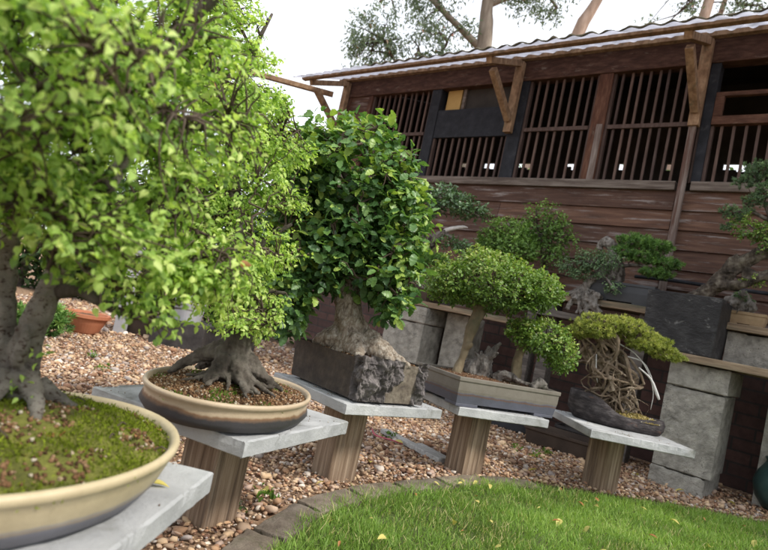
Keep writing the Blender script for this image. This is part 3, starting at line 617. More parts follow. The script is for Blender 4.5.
def oval_pot(name, label, cx, cy, a, b, yaw, h, mat, soilargs, soilmat, bottom=.86, lip=.012):
    t = thing(name, label, 'pot', (cx, cy, ST))
    prof = [(bottom - .05, .0), (bottom, .003), (bottom + .06, h * .3), (.965, h * .65), (.985, h * .82), (1.0, h * .86), (1.004, h * .95), (.995, h), (.97, h + .001), (.945, h - .004), (.93, h - .02)]
    g = Geo(); g.loft([ellipse(a * k, b * k, yaw, cx, cy, ST + .002 + z) for k, z in prof], cap0=True, cap1=False)
    g.build('body', mat, t, smooth=True)
    mound(a * .945, b * .945, yaw, cx, cy, ST + h - .012, *soilargs).build('soil', soilmat, t, smooth=True)
    return t

def moss_sprigs(parent, pts, nrm_up, n_per, size, mat, name='moss'):
    p = np.repeat(pts, n_per, 0) + rng.normal(size=(len(pts) * n_per, 3)) * [.008, .008, .001]
    n = len(p); V, F, T = scatter(*leaf_t(.35, .1, .2, 0), p, rng.normal(size=(n, 3)) * .7 + [0, 0, .8], rng.normal(size=(n, 3)), size * rng.uniform(.5, 1.2, n), np.clip(.5 + rng.normal(size=n) * .25, 0, 1))
    return fastmesh(name, V, F, T, mat, parent)

M['mossleaf'] = leafmat('moss_fronds', [(0, (0.0742, 0.0928, 0.0126)), (.5, (0.179, 0.228, 0.0211)), (1, (0.297, 0.362, 0.037))], .3, .8, .1)
M['weedleaf'] = leafmat('weed_leaves', [(0, (.06, .12, .015)), (1, (.16, .28, .03))], .35, .5, .3)

def on_mesh(o, n, zmin=None):
    """random points on an object's faces, in the coordinates it was modelled in"""
    me = o.data; b = np.array(o.parent['_b']) if o.parent else np.zeros(3)
    cs = np.array([p.center[:] for p in me.polygons]); ar = np.array([p.area for p in me.polygons])
    i = rng.choice(len(cs), n, p=ar / ar.sum())
    vs = np.array([[me.vertices[k].co[:] for k in (me.polygons[q].vertices[:4] if len(me.polygons[q].vertices) >= 4 else list(me.polygons[q].vertices[:3]) + [me.polygons[q].vertices[0]])] for q in i])
    w = rng.dirichlet(np.ones(4), n); return (vs * w[..., None]).sum(1) + b

# pot 1: cream oval, mossy mound
P1 = dict(cx=-.435, cy=.755, a=.262, b=.205, yaw=radians(80), h=.068)
t = oval_pot('oval_pot', 'large cream oval pot with grey foot band and mossy mound, cut off at lower left', P1['cx'], P1['cy'], P1['a'], P1['b'], P1['yaw'], P1['h'], M['cream1'], (.042, (-.03, .05), .010, 2.0, 3), M['moss'])
so = [c for c in t.children if c.name.startswith('soil')][0]
pts = on_mesh(so, 5200); nz = np.array([mnoise.noise(Vector((p[0] * 14, p[1] * 14, 1))) for p in pts])
moss_sprigs(t, pts[nz > -.12], 1, 4, .006, M['mossleaf'])
grains(t, pts[nz < -.06][:1300] + [0, 0, .001], M['grain'], .0032, 'soil_crumbs')
gg = Geo()
for k in range(12):
    q = pts[k * 7]; a = rng.random() * 6.3; L = rng.uniform(.01, .035); gg = Geo(); gg.tube([q + [0, 0, .003], q + [cos(a) * L * .5, sin(a) * L * .5, .008], q + [cos(a) * L, sin(a) * L, .004]], .0011, 4, smooth=1); gg.build('litter_twig', M['twig'], t)
lv = pts[rng.choice(len(pts), 18)] + [0, 0, .004]
for q in lv:
    V, F, T = scatter(*leaf_t(.5, .1, .2, 1), q[None], rng.normal(size=(1, 3)) * [1, 1, .25], rng.normal(size=(1, 3)) * .5 + [0, 0, 1], rng.uniform(.010, .02, 1), rng.random(1)); fastmesh('litter_leaf', V, F, T, M['fallen_brown'], t)

# pot 2: buff oval with brown gravelly soil
P2 = dict(cx=-.302, cy=1.425, a=.252, b=.187, yaw=radians(82), h=.062)
t = oval_pot('oval_pot', 'buff oval pot with dark lower band, under the light green elm', P2['cx'], P2['cy'], P2['a'], P2['b'], P2['yaw'], P2['h'], M['cream2'], (.024, (0, .02), .006, 2.0, 5), M['soil'], bottom=.94)
so = [c for c in t.children if c.name.startswith('soil')][0]
pts = on_mesh(so, 6500); nz = np.array([mnoise.noise(Vector((p[0] * 16, p[1] * 16, 4))) for p in pts])
grains(t, pts + [0, 0, .001], M['grain'], .0036, 'soil_crumbs')
moss_sprigs(t, pts[nz > .22][:420], 1, 4, .009, M['weedleaf'], 'weeds')

# pot 3: dark rectangular pot with a carved rocky corner
def carved_pot():
    cx, cy = -.022, 2.135; yaw = radians(42.0)      # local x along the right-hand face, local y along the left-hand face
    w, d, h = .292, .385, .135
    t = thing('carved_pot', 'dark brown rectangular pot with rough carved rock end face, under the dark green hornbeam', 'pot', (cx, cy, ST))
    G = Geo()
    def face(fn, nu, nv):
        V = []; T = []
        for i in range(nu + 1):
            for j in range(nv + 1):
                p, tn = fn(i / nu, j / nv); V.append(p); T.append(tn)
        f = [(i * (nv + 1) + j, (i + 1) * (nv + 1) + j, (i + 1) * (nv + 1) + j + 1, i * (nv + 1) + j + 1) for i in range(nu) for j in range(nv)]
        V = np.array(V); R = np.array([[cos(yaw), -sin(yaw), 0], [sin(yaw), cos(yaw), 0], [0, 0, 1]])
        G.add(V @ R.T + [cx, cy, ST + .008], f, np.array(T))
    def rockamt(x, y):
        # near corner x=-w/2,y=-d/2 ; the end face y=-d/2 runs from x=-w/2 (rough) over smooth tan to x=w/2 (rough)
        a = max(0, 1 - math.hypot(x + w / 2, y + d / 2) / (.05 + .03 * mnoise.noise(Vector((x * 30, y * 30, 5)))))
        e = 1.0 if y < -d / 2 + .03 else 0
        u = (x + w / 2) / w
        jag = .10 * mnoise.noise(Vector((x * 20, y * 20, 7)))
        rough = max(a * 1.6, e * (1 if u < .42 + jag else (1 if u > .84 + jag * .5 else 0)))
        return min(1, rough), e
    def shape(x, y, z, nx, ny):
        ax, ay = abs(x) / (w / 2 * 1.0), abs(y) / (d / 2 * 1.0); q_ = max(ax, ay); nx, ny = math.copysign((ax / q_) ** 24, x), math.copysign((ay / q_) ** 24, y); ln = math.hypot(nx, ny); nx /= ln; ny /= ln
        r, e = rockamt(x, y)
        jz = .26 * mnoise.fractal(Vector((z * 40, x * 26, 2)), 1, 2, 3)
        if e and not r and z / h > .35 + .5 * ((x + w / 2) / w - .42) + jz and (x + w / 2) / w < .6: r = .8
        q = Vector((x * 26, y * 26, z * 20))
        ridg = abs(mnoise.fractal(q, 1, 2, 5)); st = mnoise.fractal(Vector((x * 34 + y * 34 + z * 14, y * 20, z * 11)), 1, 2.2, 5); dd = r * (.020 * mnoise.fractal(q * .7, 1, 2, 4) - .022 * ridg + .016 * st + .010) + .0018 * mnoise.fractal(q * 1.6, 1, 2, 3)
        zz = z + (.014 * r * (z / h) * (1 + mnoise.noise(q)) if r else 0)
        tint = 0 if (not e and r < .3) else (.5 if r > .3 else 1.0)
        return (x + nx * dd, y + ny * dd, zz), tint
    for (x0, y0, x1, y1, nx, ny, n) in ((-w / 2, d / 2, -w / 2, -d / 2, -1, 0, 110), (-w / 2, -d / 2, w / 2, -d / 2, 0, -1, 120), (w / 2, -d / 2, w / 2, d / 2, 1, 0, 30), (w / 2, d / 2, -w / 2, d / 2, 0, 1, 20)):
        def fn(u, v, x0=x0, y0=y0, x1=x1, y1=y1, nx=nx, ny=ny):
            taper = 1 + .05 * v; return shape((x0 + (x1 - x0) * u) * taper, (y0 + (y1 - y0) * u) * taper, v * h, nx, ny)
        face(fn, n, 48)
    k = 1.05
    face(lambda u, v: ((((u - .5) * w * k), ((v - .5) * d * k), h - .010), 0), 8, 8)
    face(lambda u, v: ((((u - .5) * w), ((.5 - v) * d), 0), 0), 2, 2)
    G.build('body', M['rockpot'], t, smooth=False)
    for sx, sy in ((-1, -1), (1, -1), (-1, 1), (1, 1)):
        g = Geo(); x, y = sx * (w / 2 - .045), sy * (d / 2 - .045); X, Y = cx + x * cos(yaw) - y * sin(yaw), cy + x * sin(yaw) + y * cos(yaw)
        g.box(X - .025, X + .025, Y - .025, Y + .025, ST, ST + .0085); g.build('foot', M['darkpot'], t)
    m = mound(w * .5, d * .5, yaw, cx, cy, ST + h - .004, .018, (0, 0), .006, 8, 9, 16, 64, 30); s = m.build('soil', M['soil'], t, smooth=True)
    q = on_mesh(s, 900); grains(t, q + [0, 0, .002], M['grain'], .004, 'soil_crumbs')
carved_pot()

def rect_pot(name, label, cx, cy, yaw, w, d, h, mat, soilmat, z0=ST, flare=.012, wall=.014, cut=True, frame='world', soilh=.015, foot=.012, rough=.006, bevel=.004, rim=True):
    base = (cx, cy, z0) if frame == 'world' else (cx, cy, z0)
    t = thing(name, label, 'pot', base, frame=frame)
    R = np.array([[cos(yaw), -sin(yaw), 0], [sin(yaw), cos(yaw), 0], [0, 0, 1]])
    def put(g): g.v[-1] = g.v[-1] @ R.T + [cx, cy, z0]; return g
    def ring(kx, ky, z): return np.array([(-kx, -ky, z), (kx, -ky, z), (kx, ky, z), (-kx, ky, z)])
    a, b = w / 2, d / 2; z = foot
    rings = [ring(a - flare, b - flare, z), ring(a - flare * .4, b - flare * .4, z + (h - z) * .5)]
    if rim: rings += [ring(a - .004, b - .004, h - .018), ring(a, b, h - .016), ring(a, b, h)]
    else: rings += [ring(a, b, h)]
    rings += [ring(a - wall, b - wall, h), ring(a - wall - .002, b - wall - .002, h - .03)]
    g = Geo(); g.loft(rings, cap0=True, cap1=False); put(g); g.build('body', mat, t, bevel=bevel)
    if foot:
        for sx in (-1, 1):
            for sy in (-1, 1):
                g = Geo(); lx, ly = min(.11, w * .3), min(.08, d * .3)
                x0, y0 = sx * (a - flare), sy * (b - flare)
                xs = sorted((x0, x0 - sx * lx)); ys = sorted((y0, y0 - sy * ly)); g.box(xs[0], xs[1], ys[0], ys[1], 0, foot + .001); put(g); g.build('foot', mat, t, bevel=.002)
    if soilmat is not None:
        m = mound(a - wall, b - wall, yaw, cx, cy, z0 + h - .014, soilh, (0, 0), rough, 8, random.random() * 9, 14, 64, 30); s = m.build('soil', soilmat, t, smooth=True)
        q = on_mesh(s, 700); grains(t, q + [0, 0, .001], M['grain'], .0035, 'soil_crumbs')
    return t
rect_pot('rectangular_pot', 'long shallow grey rectangular pot with rusty blue lower band and cut-out feet', .545, 2.585, radians(27.5), .55, .335, .118, M['graygl'], M['soil'])

# pot 5: dark crescent pot, raised curling lip at its left end
def crescent_pot():
    cx, cy = 1.225, 2.80; yaw = radians(-14)
    t = thing('crescent_pot', 'dark crescent shaped pot with a curled up lip, holding yellowish dried moss', 'pot', (cx, cy, ST))
    G = Geo(); n = 56; rings = []
    R = lambda V: np.column_stack([V[:, 0] * cos(yaw) - V[:, 1] * sin(yaw) + cx, V[:, 0] * sin(yaw) + V[:, 1] * cos(yaw) + cy, V[:, 2]])
    prof = [(.80, 0), (.92, .008), (1.0, .32), (1.0, .7), (.97, 1.0), (.92, 1.0), (.86, .72), (.82, .35)]
    for k, zf in prof:
        th = np.arange(n) * 2 * pi / n; V = []
        for q in th:
            u = cos(q) * .215 * k; v = sin(q) * .112 * k * (1 - .18 * cos(q))
            s = (u + .215) / .43                                    # 0 left .. 1 right
            top = .060 + .066 * (1 / (1 + math.exp((s - .36) / .07))) + .006 * sin(s * 9)
            lift = .016 * max(0, (s - .8) / .2)
            z = zf * top
            out = 1 + .05 * mnoise.noise(Vector((cos(q) * 3, sin(q) * 3, zf * 2)))
            lean = -.02 * zf * max(0, 1 - s / .3)
            V.append((u * out + lean, v * out, ST + .003 + z + lift * zf * .4))
        rings.append(R(np.array(V)))
    G.loft(rings, cap0=True, cap1=True); b = G.build('body', M['crescent'], t, smooth=True)
    m = mound(.14, .092, yaw, cx + .065 * cos(yaw), cy + .065 * sin(yaw), ST + .054, .026, (-.02, 0), .006, 2.2, 3, 16, 48, 40); s = m.build('dried_moss', M['driedmoss'], t, smooth=True)
    q = on_mesh(s, 900); grains(t, q + [0, 0, .001], M['driedgrain'], .004, 'moss_crumbs')
M['driedgrain'] = leafmat('dried_moss_crumbs', [(0, (.11, .09, .03)), (.5, (.27, .21, .07)), (.9, (.38, .30, .12)), (1, (.62, .58, .48))], 0, .95, .1)
crescent_pot()

# ------------------------------------------------------------------ bonsai trees on the stands
def limb_pts(paths, step=.03):
    out = []
    for P in paths:
        P = np.array(P, float)
        for a, b in zip(P[:-1], P[1:]):
            k = max(2, int(np.linalg.norm(b - a) / step)); out += [a + (b - a) * i / k for i in range(k + 1)]
    return np.array(out)
ELM = leaf_t(.62, .10, .22, 1)

def tree1():
    t = thing('elm_bonsai', 'large light green bonsai with twin mottled trunks rising from the mossy cream pot', 'tree', (-.45, .83, ST + .09))
    z0 = ST + .085
    g = Geo()
    A = [(-.482, .81, z0 - .02), (-.492, .81, .46), (-.507, .81, .54), (-.518, .81, .63), (-.525, .83, .80), (-.55, .85, 1.02)]
    B = [(-.452, .81, z0 - .02), (-.458, .81, .455), (-.452, .80, .50), (-.440, .80, .56), (-.424, .80, .63), (-.39, .81, .76), (-.36, .83, .98)]
    g.tube(A, [.020, .016, .0135, .013, .011, .007], 16, .3, 2); g.tube(B, [.023, .020, .0175, .0150, .013, .011, .006], 16, .3, 5)
    for (p, r) in [([(-.445, .80, .435), (-.418, .785, .412), (-.400, .765, .396), (-.380, .745, .382)], [.018, .011, .009, .004]), ([(-.465, .79, .43), (-.458, .75, .405), (-.445, .715, .39), (-.43, .69, .378)], [.018, .011, .009, .004]),
                   ([(-.485, .79, .42), (-.50, .75, .40), (-.51, .70, .38)], [.018, .011, .005]), ([(-.445, .83, .42), (-.41, .85, .395), (-.38, .87, .38)], [.016, .010, .005]), ([(-.47, .83, .42), (-.53, .86, .395), (-.57, .88, .375)], [.024, .015, .006]),
                   ([(-.455, .79, .45), (-.447, .78, .475), (-.45, .785, .50)], [.010, .009, .006])]:
        g.tube(p, r, 10, .2, 1)
    organic(g.build('trunk', M['bark_elm'], t, smooth=True), .0028, .006, .018, .004, .006)
    limbs = [[(-.43, .80, .555), (-.40, .80, .562), (-.37, .80, .553), (-.335, .80, .545), (-.30, .80, .555)],
             [(-.51, .81, .64), (-.58, .76, .70), (-.68, .72, .74)], [(-.42, .80, .62), (-.36, .78, .68), (-.29, .76, .72)],
             [(-.39, .81, .76), (-.32, .84, .82), (-.25, .86, .86)], [(-.52, .83, .80), (-.50, .68, .86), (-.47, .55, .90)], [(-.40, .81, .70), (-.39, .70, .74), (-.36, .60, .76)],
             [(-.525, .83, .8), (-.64, .86, .90), (-.74, .9, .96)], [(-.37, .83, .95), (-.30, .8, 1.02), (-.25, .78, 1.05)], [(-.55, .85, 1.0), (-.56, .78, 1.12), (-.5, .7, 1.2)], [(-.36, .83, .98), (-.40, .88, 1.12), (-.42, .9, 1.22)],
             [(-.52, .82, .75), (-.55, .95, .82), (-.52, 1.08, .86)], [(-.44, .80, .69), (-.46, .66, .72), (-.5, .55, .73)]]
    g = Geo()
    for L in limbs: g.tube(L, np.linspace(.0105, .004, len(L)), 9, .25, 3)
    g.build('branches', M['bark_dark'], t, smooth=True)
    blobs = [(-.50, .80, .99, .30, .33, .35, .27), (-.31, .80, .80, .11, .17, .17, .10), (-.62, .74, .80, .20, .22, .14, .10), (-.44, .84, 1.0, .12, .18, .20, .10), (-.42, .58, .80, .15, .12, .16, .12), (-.28, .80, .66, .09, .12, .11, .06), (-.27, .83, .585, .05, .07, .05, .018), (-.48, .62, .705, .14, .13, .06, .08), (-.345, .79, .60, .085, .09, .045, .035), (-.47, .68, .645, .14, .08, .04, .05)]
    def cut(p):
        # keep the space in front of the trunks and under the canopy open
        return (p[:, 0] < np.interp(p[:, 2], [.5, .7, .87, .99, 1.1], [-.20, -.205, -.225, -.30, -.36])) & ~((p[:, 2] < .615) & (p[:, 0] < -.40) & (p[:, 1] < .95)) & (p[:, 2] > .63 - .62 * np.clip(p[:, 0] + .44, 0, .15))
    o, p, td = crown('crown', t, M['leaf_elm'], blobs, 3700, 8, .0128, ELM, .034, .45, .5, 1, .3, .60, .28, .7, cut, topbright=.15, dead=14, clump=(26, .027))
    twigs(t, limb_pts(limbs + [A[3:], B[4:]]), p + td * .03, M['twig'], .0020, .0007, 'twigs', 2300, .006)
    # a few shoots from the base
    q = np.array([(-.437, .785, .425), (-.45, .78, .43), (-.425, .775, .41), (-.416, .775, .47)])
    q = np.repeat(q, 9, 0) + rng.normal(size=(36, 3)) * .008
    V, F, T = scatter(*ELM, q, rng.normal(size=(36, 3)) + [0, -.4, 0], rng.normal(size=(36, 3)) + [0, 0, 1], rng.uniform(.007, .013, 36), rng.uniform(.4, .8, 36)); fastmesh('base_shoots', V, F, T, M['leaf_elm'], t)
tree1()

def tree2():
    zs = ST + .072
    t = thing('elm_bonsai', 'light yellow-green bonsai with flaring grey root base in the buff oval pot', 'tree', (-.31, 1.42, zs))
    g = Geo()
    A = [(-.318, 1.41, zs - .02), (-.318, 1.415, zs + .03), (-.315, 1.42, .49), (-.32, 1.425, .58), (-.37, 1.43, .72), (-.43, 1.44, .90), (-.45, 1.45, 1.1)]
    g.tube(A, [.052, .038, .032, .028, .022, .015, .007], 18, .35, 4)
    for p, r in [([(-.335, 1.41, .445), (-.385, 1.40, .425), (-.425, 1.395, .395), (-.45, 1.39, .37)], [.028, .017, .011, .005]), ([(-.30, 1.40, .44), (-.265, 1.38, .405), (-.225, 1.365, .385), (-.185, 1.36, .372)], [.022, .011, .007, .003]),
                 ([(-.30, 1.39, .435), (-.275, 1.35, .40), (-.245, 1.30, .382), (-.235, 1.275, .374)], [.020, .010, .006, .003]), ([(-.325, 1.385, .43), (-.335, 1.35, .395), (-.345, 1.32, .378)], [.024, .013, .005]),
                 ([(-.29, 1.42, .44), (-.23, 1.42, .40), (-.18, 1.42, .38)], [.026, .013, .005]), ([(-.295, 1.40, .43), (-.25, 1.345, .392), (-.215, 1.315, .378)], [.018, .010, .004]), ([(-.31, 1.46, .43), (-.31, 1.51, .39), (-.30, 1.55, .375)], [.026, .014, .005]), ([(-.35, 1.43, .43), (-.39, 1.47, .395), (-.42, 1.5, .378)], [.025, .013, .005])]:
        g.tube(p, r, 9, .25, 2)
    for k in range(9):
        a = -2.5 + k * .42; rr = rng.uniform(.10, .15); P = [(-.318 + cos(a) * rr * f * .95, 1.41 + sin(a) * rr * f * 1.1 + rng.normal() * .006, zs + .035 * (1 - f) ** 2 + .004) for f in (.3, .5, .75, 1)]
        g.tube(P, [.012, .0075, .0045, .002], 7, .3, k)
    organic(g.build('trunk', M['bark_dark'], t, smooth=True), .0032, .012, .02, .006, .007)
    limbs = [[(-.32, 1.425, .56), (-.26, 1.40, .60), (-.22, 1.38, .61)], [(-.32, 1.425, .58), (-.40, 1.38, .62), (-.50, 1.36, .63)], [(-.35, 1.43, .67), (-.29, 1.44, .74), (-.25, 1.44, .78)], [(-.37, 1.43, .72), (-.40, 1.30, .76), (-.40, 1.2, .77)],
             [(-.40, 1.435, .80), (-.55, 1.42, .86), (-.66, 1.42, .88)], [(-.43, 1.44, .88), (-.35, 1.42, .97), (-.28, 1.40, 1.0)], [(-.44, 1.44, .96), (-.48, 1.32, 1.06), (-.46, 1.22, 1.1)], [(-.45, 1.45, 1.08), (-.44, 1.45, 1.2), (-.42, 1.46, 1.3)], [(-.37, 1.43, .72), (-.40, 1.55, .8), (-.42, 1.65, .83)]]
    g = Geo()
    for L in limbs: g.tube(L, np.linspace(.0105, .0035, len(L)), 8, .25, 3)
    g.build('branches', M['bark_dark'], t, smooth=True)
    blobs = [(-.52, 1.42, 1.0, .19, .25, .32), (-.39, 1.40, .92, .13, .2, .17), (-.37, 1.38, .68, .14, .2, .14), (-.52, 1.38, .68, .15, .18, .13), (-.30, 1.34, .585, .085, .13, .09), (-.55, 1.42, 1.2, .12, .16, .17), (-.36, 1.32, .53, .10, .08, .05)]
    def cut(p): return (p[:, 2] > .475 + np.clip(-.36 - p[:, 0], 0, .1) * .5) & (p[:, 0] < np.interp(p[:, 2], [.4, .6, .83, .96, 1.05, 1.16, 1.3], [-.228, -.228, -.258, -.258, -.30, -.39, -.48]) + .022 * np.sin(p[:, 2] * 47) + .018 * np.sin(p[:, 2] * 83 + p[:, 1] * 30))
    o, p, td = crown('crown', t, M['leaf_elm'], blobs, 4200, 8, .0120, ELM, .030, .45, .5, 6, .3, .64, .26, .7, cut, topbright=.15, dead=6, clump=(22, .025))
    twigs(t, limb_pts(limbs + [A[3:]]), p + td * .025, M['twig'], .0020, .0007, 'twigs', 1500, .006)
tree2()

def tree3():
    zs = ST + .135
    t = thing('hornbeam_bonsai', 'dark green broad-leaved bonsai with thick rugged trunk in the carved dark pot', 'tree', (-.06, 2.14, zs))
    g = Geo()
    A = [(-.055, 2.12, zs - .02), (-.065, 2.125, zs + .04), (-.095, 2.13, .56), (-.12, 2.14, .66), (-.135, 2.15, .80), (-.15, 2.15, .96), (-.16, 2.15, 1.15)]
    g.tube(A, [.088, .070, .052, .046, .038, .026, .011], 22, .3, 4)
    for p, r in [([(-.02, 2.11, .50), (.05, 2.08, .475), (.10, 2.045, .458), (.15, 2.02, .446)], [.048, .033, .024, .012]), ([(-.11, 2.12, .49), (-.17, 2.14, .46), (-.2, 2.16, .445)], [.05, .03, .012]), ([(-.05, 2.07, .48), (-.04, 2.02, .46), (-.02, 1.97, .446)], [.05, .032, .012]), ([(-.03, 2.16, .48), (.04, 2.2, .45)], [.05, .02]), ([(.0, 2.08, .485), (.06, 2.03, .462), (.09, 1.99, .448)], [.04, .026, .012])]:
        g.tube(p, r, 12, .3, 2)
    organic(g.build('trunk', M['bark_rough'], t, smooth=True), .005, .014, .03, .010, .012)
    limbs = [[(-.12, 2.14, .68), (-.05, 2.08, .74), (.03, 2.04, .75)], [(-.125, 2.14, .70), (-.22, 2.1, .72), (-.31, 2.06, .68)], [(-.135, 2.15, .80), (-.05, 2.15, .88), (.05, 2.15, .92)], [(-.14, 2.15, .84), (-.24, 2.15, .92), (-.34, 2.15, .95)], [(-.14, 2.15, .84), (-.14, 2.04, .92), (-.13, 1.95, .95)], [(-.15, 2.15, .96), (-.08, 2.1, 1.07), (-.02, 2.08, 1.12)], [(-.15, 2.15, .98), (-.24, 2.1, 1.1), (-.3, 2.08, 1.14)], [(-.16, 2.15, 1.12), (-.17, 2.12, 1.25)], [(-.14, 2.15, .85), (-.16, 2.27, .95), (-.17, 2.35, 1.0)]]
    g = Geo()
    for L in limbs: g.tube(L, np.linspace(.016, .005, len(L)), 8, .25, 3)
    g.build('branches', M['bark_dark'], t, smooth=True)
    blobs = [(-.205, 2.15, 1.045, .26, .25, .24), (-.36, 2.13, 1.0, .10, .15, .19), (-.02, 2.12, .90, .13, .16, .20), (.02, 2.06, .75, .085, .11, .11), (-.33, 2.12, .84, .115, .16, .26), (-.33, 2.08, .63, .085, .12, .13), (-.18, 2.1, .80, .15, .18, .10), (-.22, 2.05, .73, .10, .12, .06), (.055, 2.04, .655, .045, .07, .05), (-.27, 2.02, .56, .04, .05, .06)]
    def cut(p): return ~((p[:, 2] < .675) & (p[:, 0] > -.235) & (p[:, 0] < -.005))
    o, p, td = crown('crown', t, M['leaf_horn'], blobs, 2000, 6, .038, leaf_t(.66, .10, .20, 2, .07), .06, .4, .15, 11, .12, .55, .24, 1.0, cut, topbright=.35)
    twigs(t, limb_pts(limbs + [A[3:]]), p + td * .05, M['twig'], .004, .0012, 'twigs', 420, .01)
tree3()

def tree4():
    zs = ST + .113
    t = thing('box_bonsai', 'light green small-leaved bonsai with two smooth trunks and two cloud pads in grey pot', 'tree', (.54, 2.58, zs))
    g = Geo()
    A = [(.395, 2.55, zs - .015), (.408, 2.56, .47), (.42, 2.575, .54), (.428, 2.585, .61), (.45, 2.595, .69), (.47, 2.6, .75)]
    B = [(.655, 2.575, zs - .015), (.658, 2.58, .47), (.655, 2.585, .53), (.668, 2.59, .60), (.70, 2.6, .65)]
    g.tube(A, [.026, .017, .018, .026, .029, .027], 14, .25, 4); g.tube(B, [.032, .023, .020, .021, .015], 14, .25, 7)
    for L, r in [([(.455, 2.59, .70), (.51, 2.59, .77), (.58, 2.59, .80)], .024), ([(.45, 2.595, .69), (.39, 2.6, .75), (.32, 2.6, .79)], .020), ([(.46, 2.6, .72), (.46, 2.54, .79), (.45, 2.47, .81)], .018), ([(.47, 2.6, .74), (.49, 2.68, .80), (.5, 2.74, .81)], .018)]:
        g.tube(L, [r, r * .7, r * .35], 9, .2, 2)
    g.tube([(.418, 2.565, .53), (.435, 2.55, .545), (.442, 2.545, .548)], [.018, .014, .006], 8)
    organic(g.build('trunk', M['bark_smooth'], t, smooth=True), .0042, .006, .025)
    s = Geo()
    for k in range(9):
        a = k * .9; x, y = .50 + .055 * cos(a) * rng.uniform(.4, 1), 2.60 + .04 * sin(a)
        hh = rng.uniform(.06, .17); s.tube([(x, y, zs - .01), (x + rng.normal() * .015, y, zs + hh * .5), (x + rng.normal() * .03, y + rng.normal() * .02, zs + hh)], [.03, .022, .006], 8, .4, k)
    s.tube([(.56, 2.55, zs), (.60, 2.54, zs + .03), (.70, 2.53, zs + .012)], [.03, .022, .008], 8, .3, 3)
    s.tube([(.72, 2.52, zs), (.76, 2.53, zs + .03), (.79, 2.54, zs + .005)], [.02, .022, .01], 8, .3, 5)
    organic(s.build('deadwood', M['deadwood'], t, smooth=True), .004, .016, .025, .008, .01)
    blobs = [(.47, 2.59, .825, .25, .20, .135), (.66, 2.59, .83, .125, .17, .085), (.29, 2.58, .775, .10, .13, .075), (.74, 2.57, .635, .115, .12, .085), (.835, 2.565, .58, .06, .09, .07), (.655, 2.58, .645, .07, .09, .045)]
    o, p, td = crown('crown', t, M['leaf_box'], blobs, 3400, 6, .0165, leaf_t(.62, .1, .1, 1), .026, .55, .25, 21, .05, .5, .2, .8, None, .8, .5)
    limbs = [[(.51, 2.59, .77), (.58, 2.59, .80), (.68, 2.59, .80)], [(.39, 2.6, .75), (.32, 2.6, .78), (.25, 2.6, .77)], [(.70, 2.6, .65), (.76, 2.59, .66), (.82, 2.58, .62)], [(.46, 2.6, .76), (.45, 2.5, .81)], [(.47, 2.6, .76), (.5, 2.74, .81)], [(.668, 2.59, .60), (.62, 2.6, .68)]]
    twigs(t, limb_pts(limbs), p, M['twig'], .003, .001, 'twigs', 420, .005)
tree4()

def tangle(parent, name, mat, tops, feet, n, r=(.004, .011), wob=.05, seed=1, vox=.0032):
    r_ = np.random.default_rng(seed); g = Geo()
    for k in range(n):
        a = np.array(tops[r_.integers(len(tops))]) + r_.normal(size=3) * [.022, .025, .012]; b = np.array(feet[r_.integers(len(feet))]) + r_.normal(size=3) * [.028, .028, 0]
        m = [a + (b - a) * f + r_.normal(size=3) * wob * [1, 1, .7] * (.35 + sin(pi * f)) for f in (.15, .3, .44, .58, .72, .86)]
        rr = r_.uniform(*r); g.tube([a] + m + [b], [rr * 1.5, rr * 1.2, rr, rr * 1.3, rr * .8, rr * .9, rr * .6, rr * .45], 7, .5, k)
    return organic(g.build(name, mat, parent, smooth=True), vox, .005, .015)

YEW = tuft_t(13, .17, 1.25, 3)
def tufts(name, parent, mat, blobs, n, size, tmpl, lo=.6, lump=.3, seed=0, bias=.5, spread=.2, flat=None, up=.35, topbright=.4):
    p, out = blob_points(blobs, n, lo, lump, seed, flat); n = len(p)
    V, F, T = scatter(*tmpl, p, out + np.array([0, 0, up]) + rng.normal(size=(n, 3)) * .35, rng.normal(size=(n, 3)), size * rng.uniform(.65, 1.25, n), np.clip(bias + topbright * out[:, 2] * .6 + rng.normal(size=n) * spread, 0, 1))  # upper tufts lighter, lower ones darker: top light put into the tint
    return fastmesh(name, V, F, T, mat, parent), p

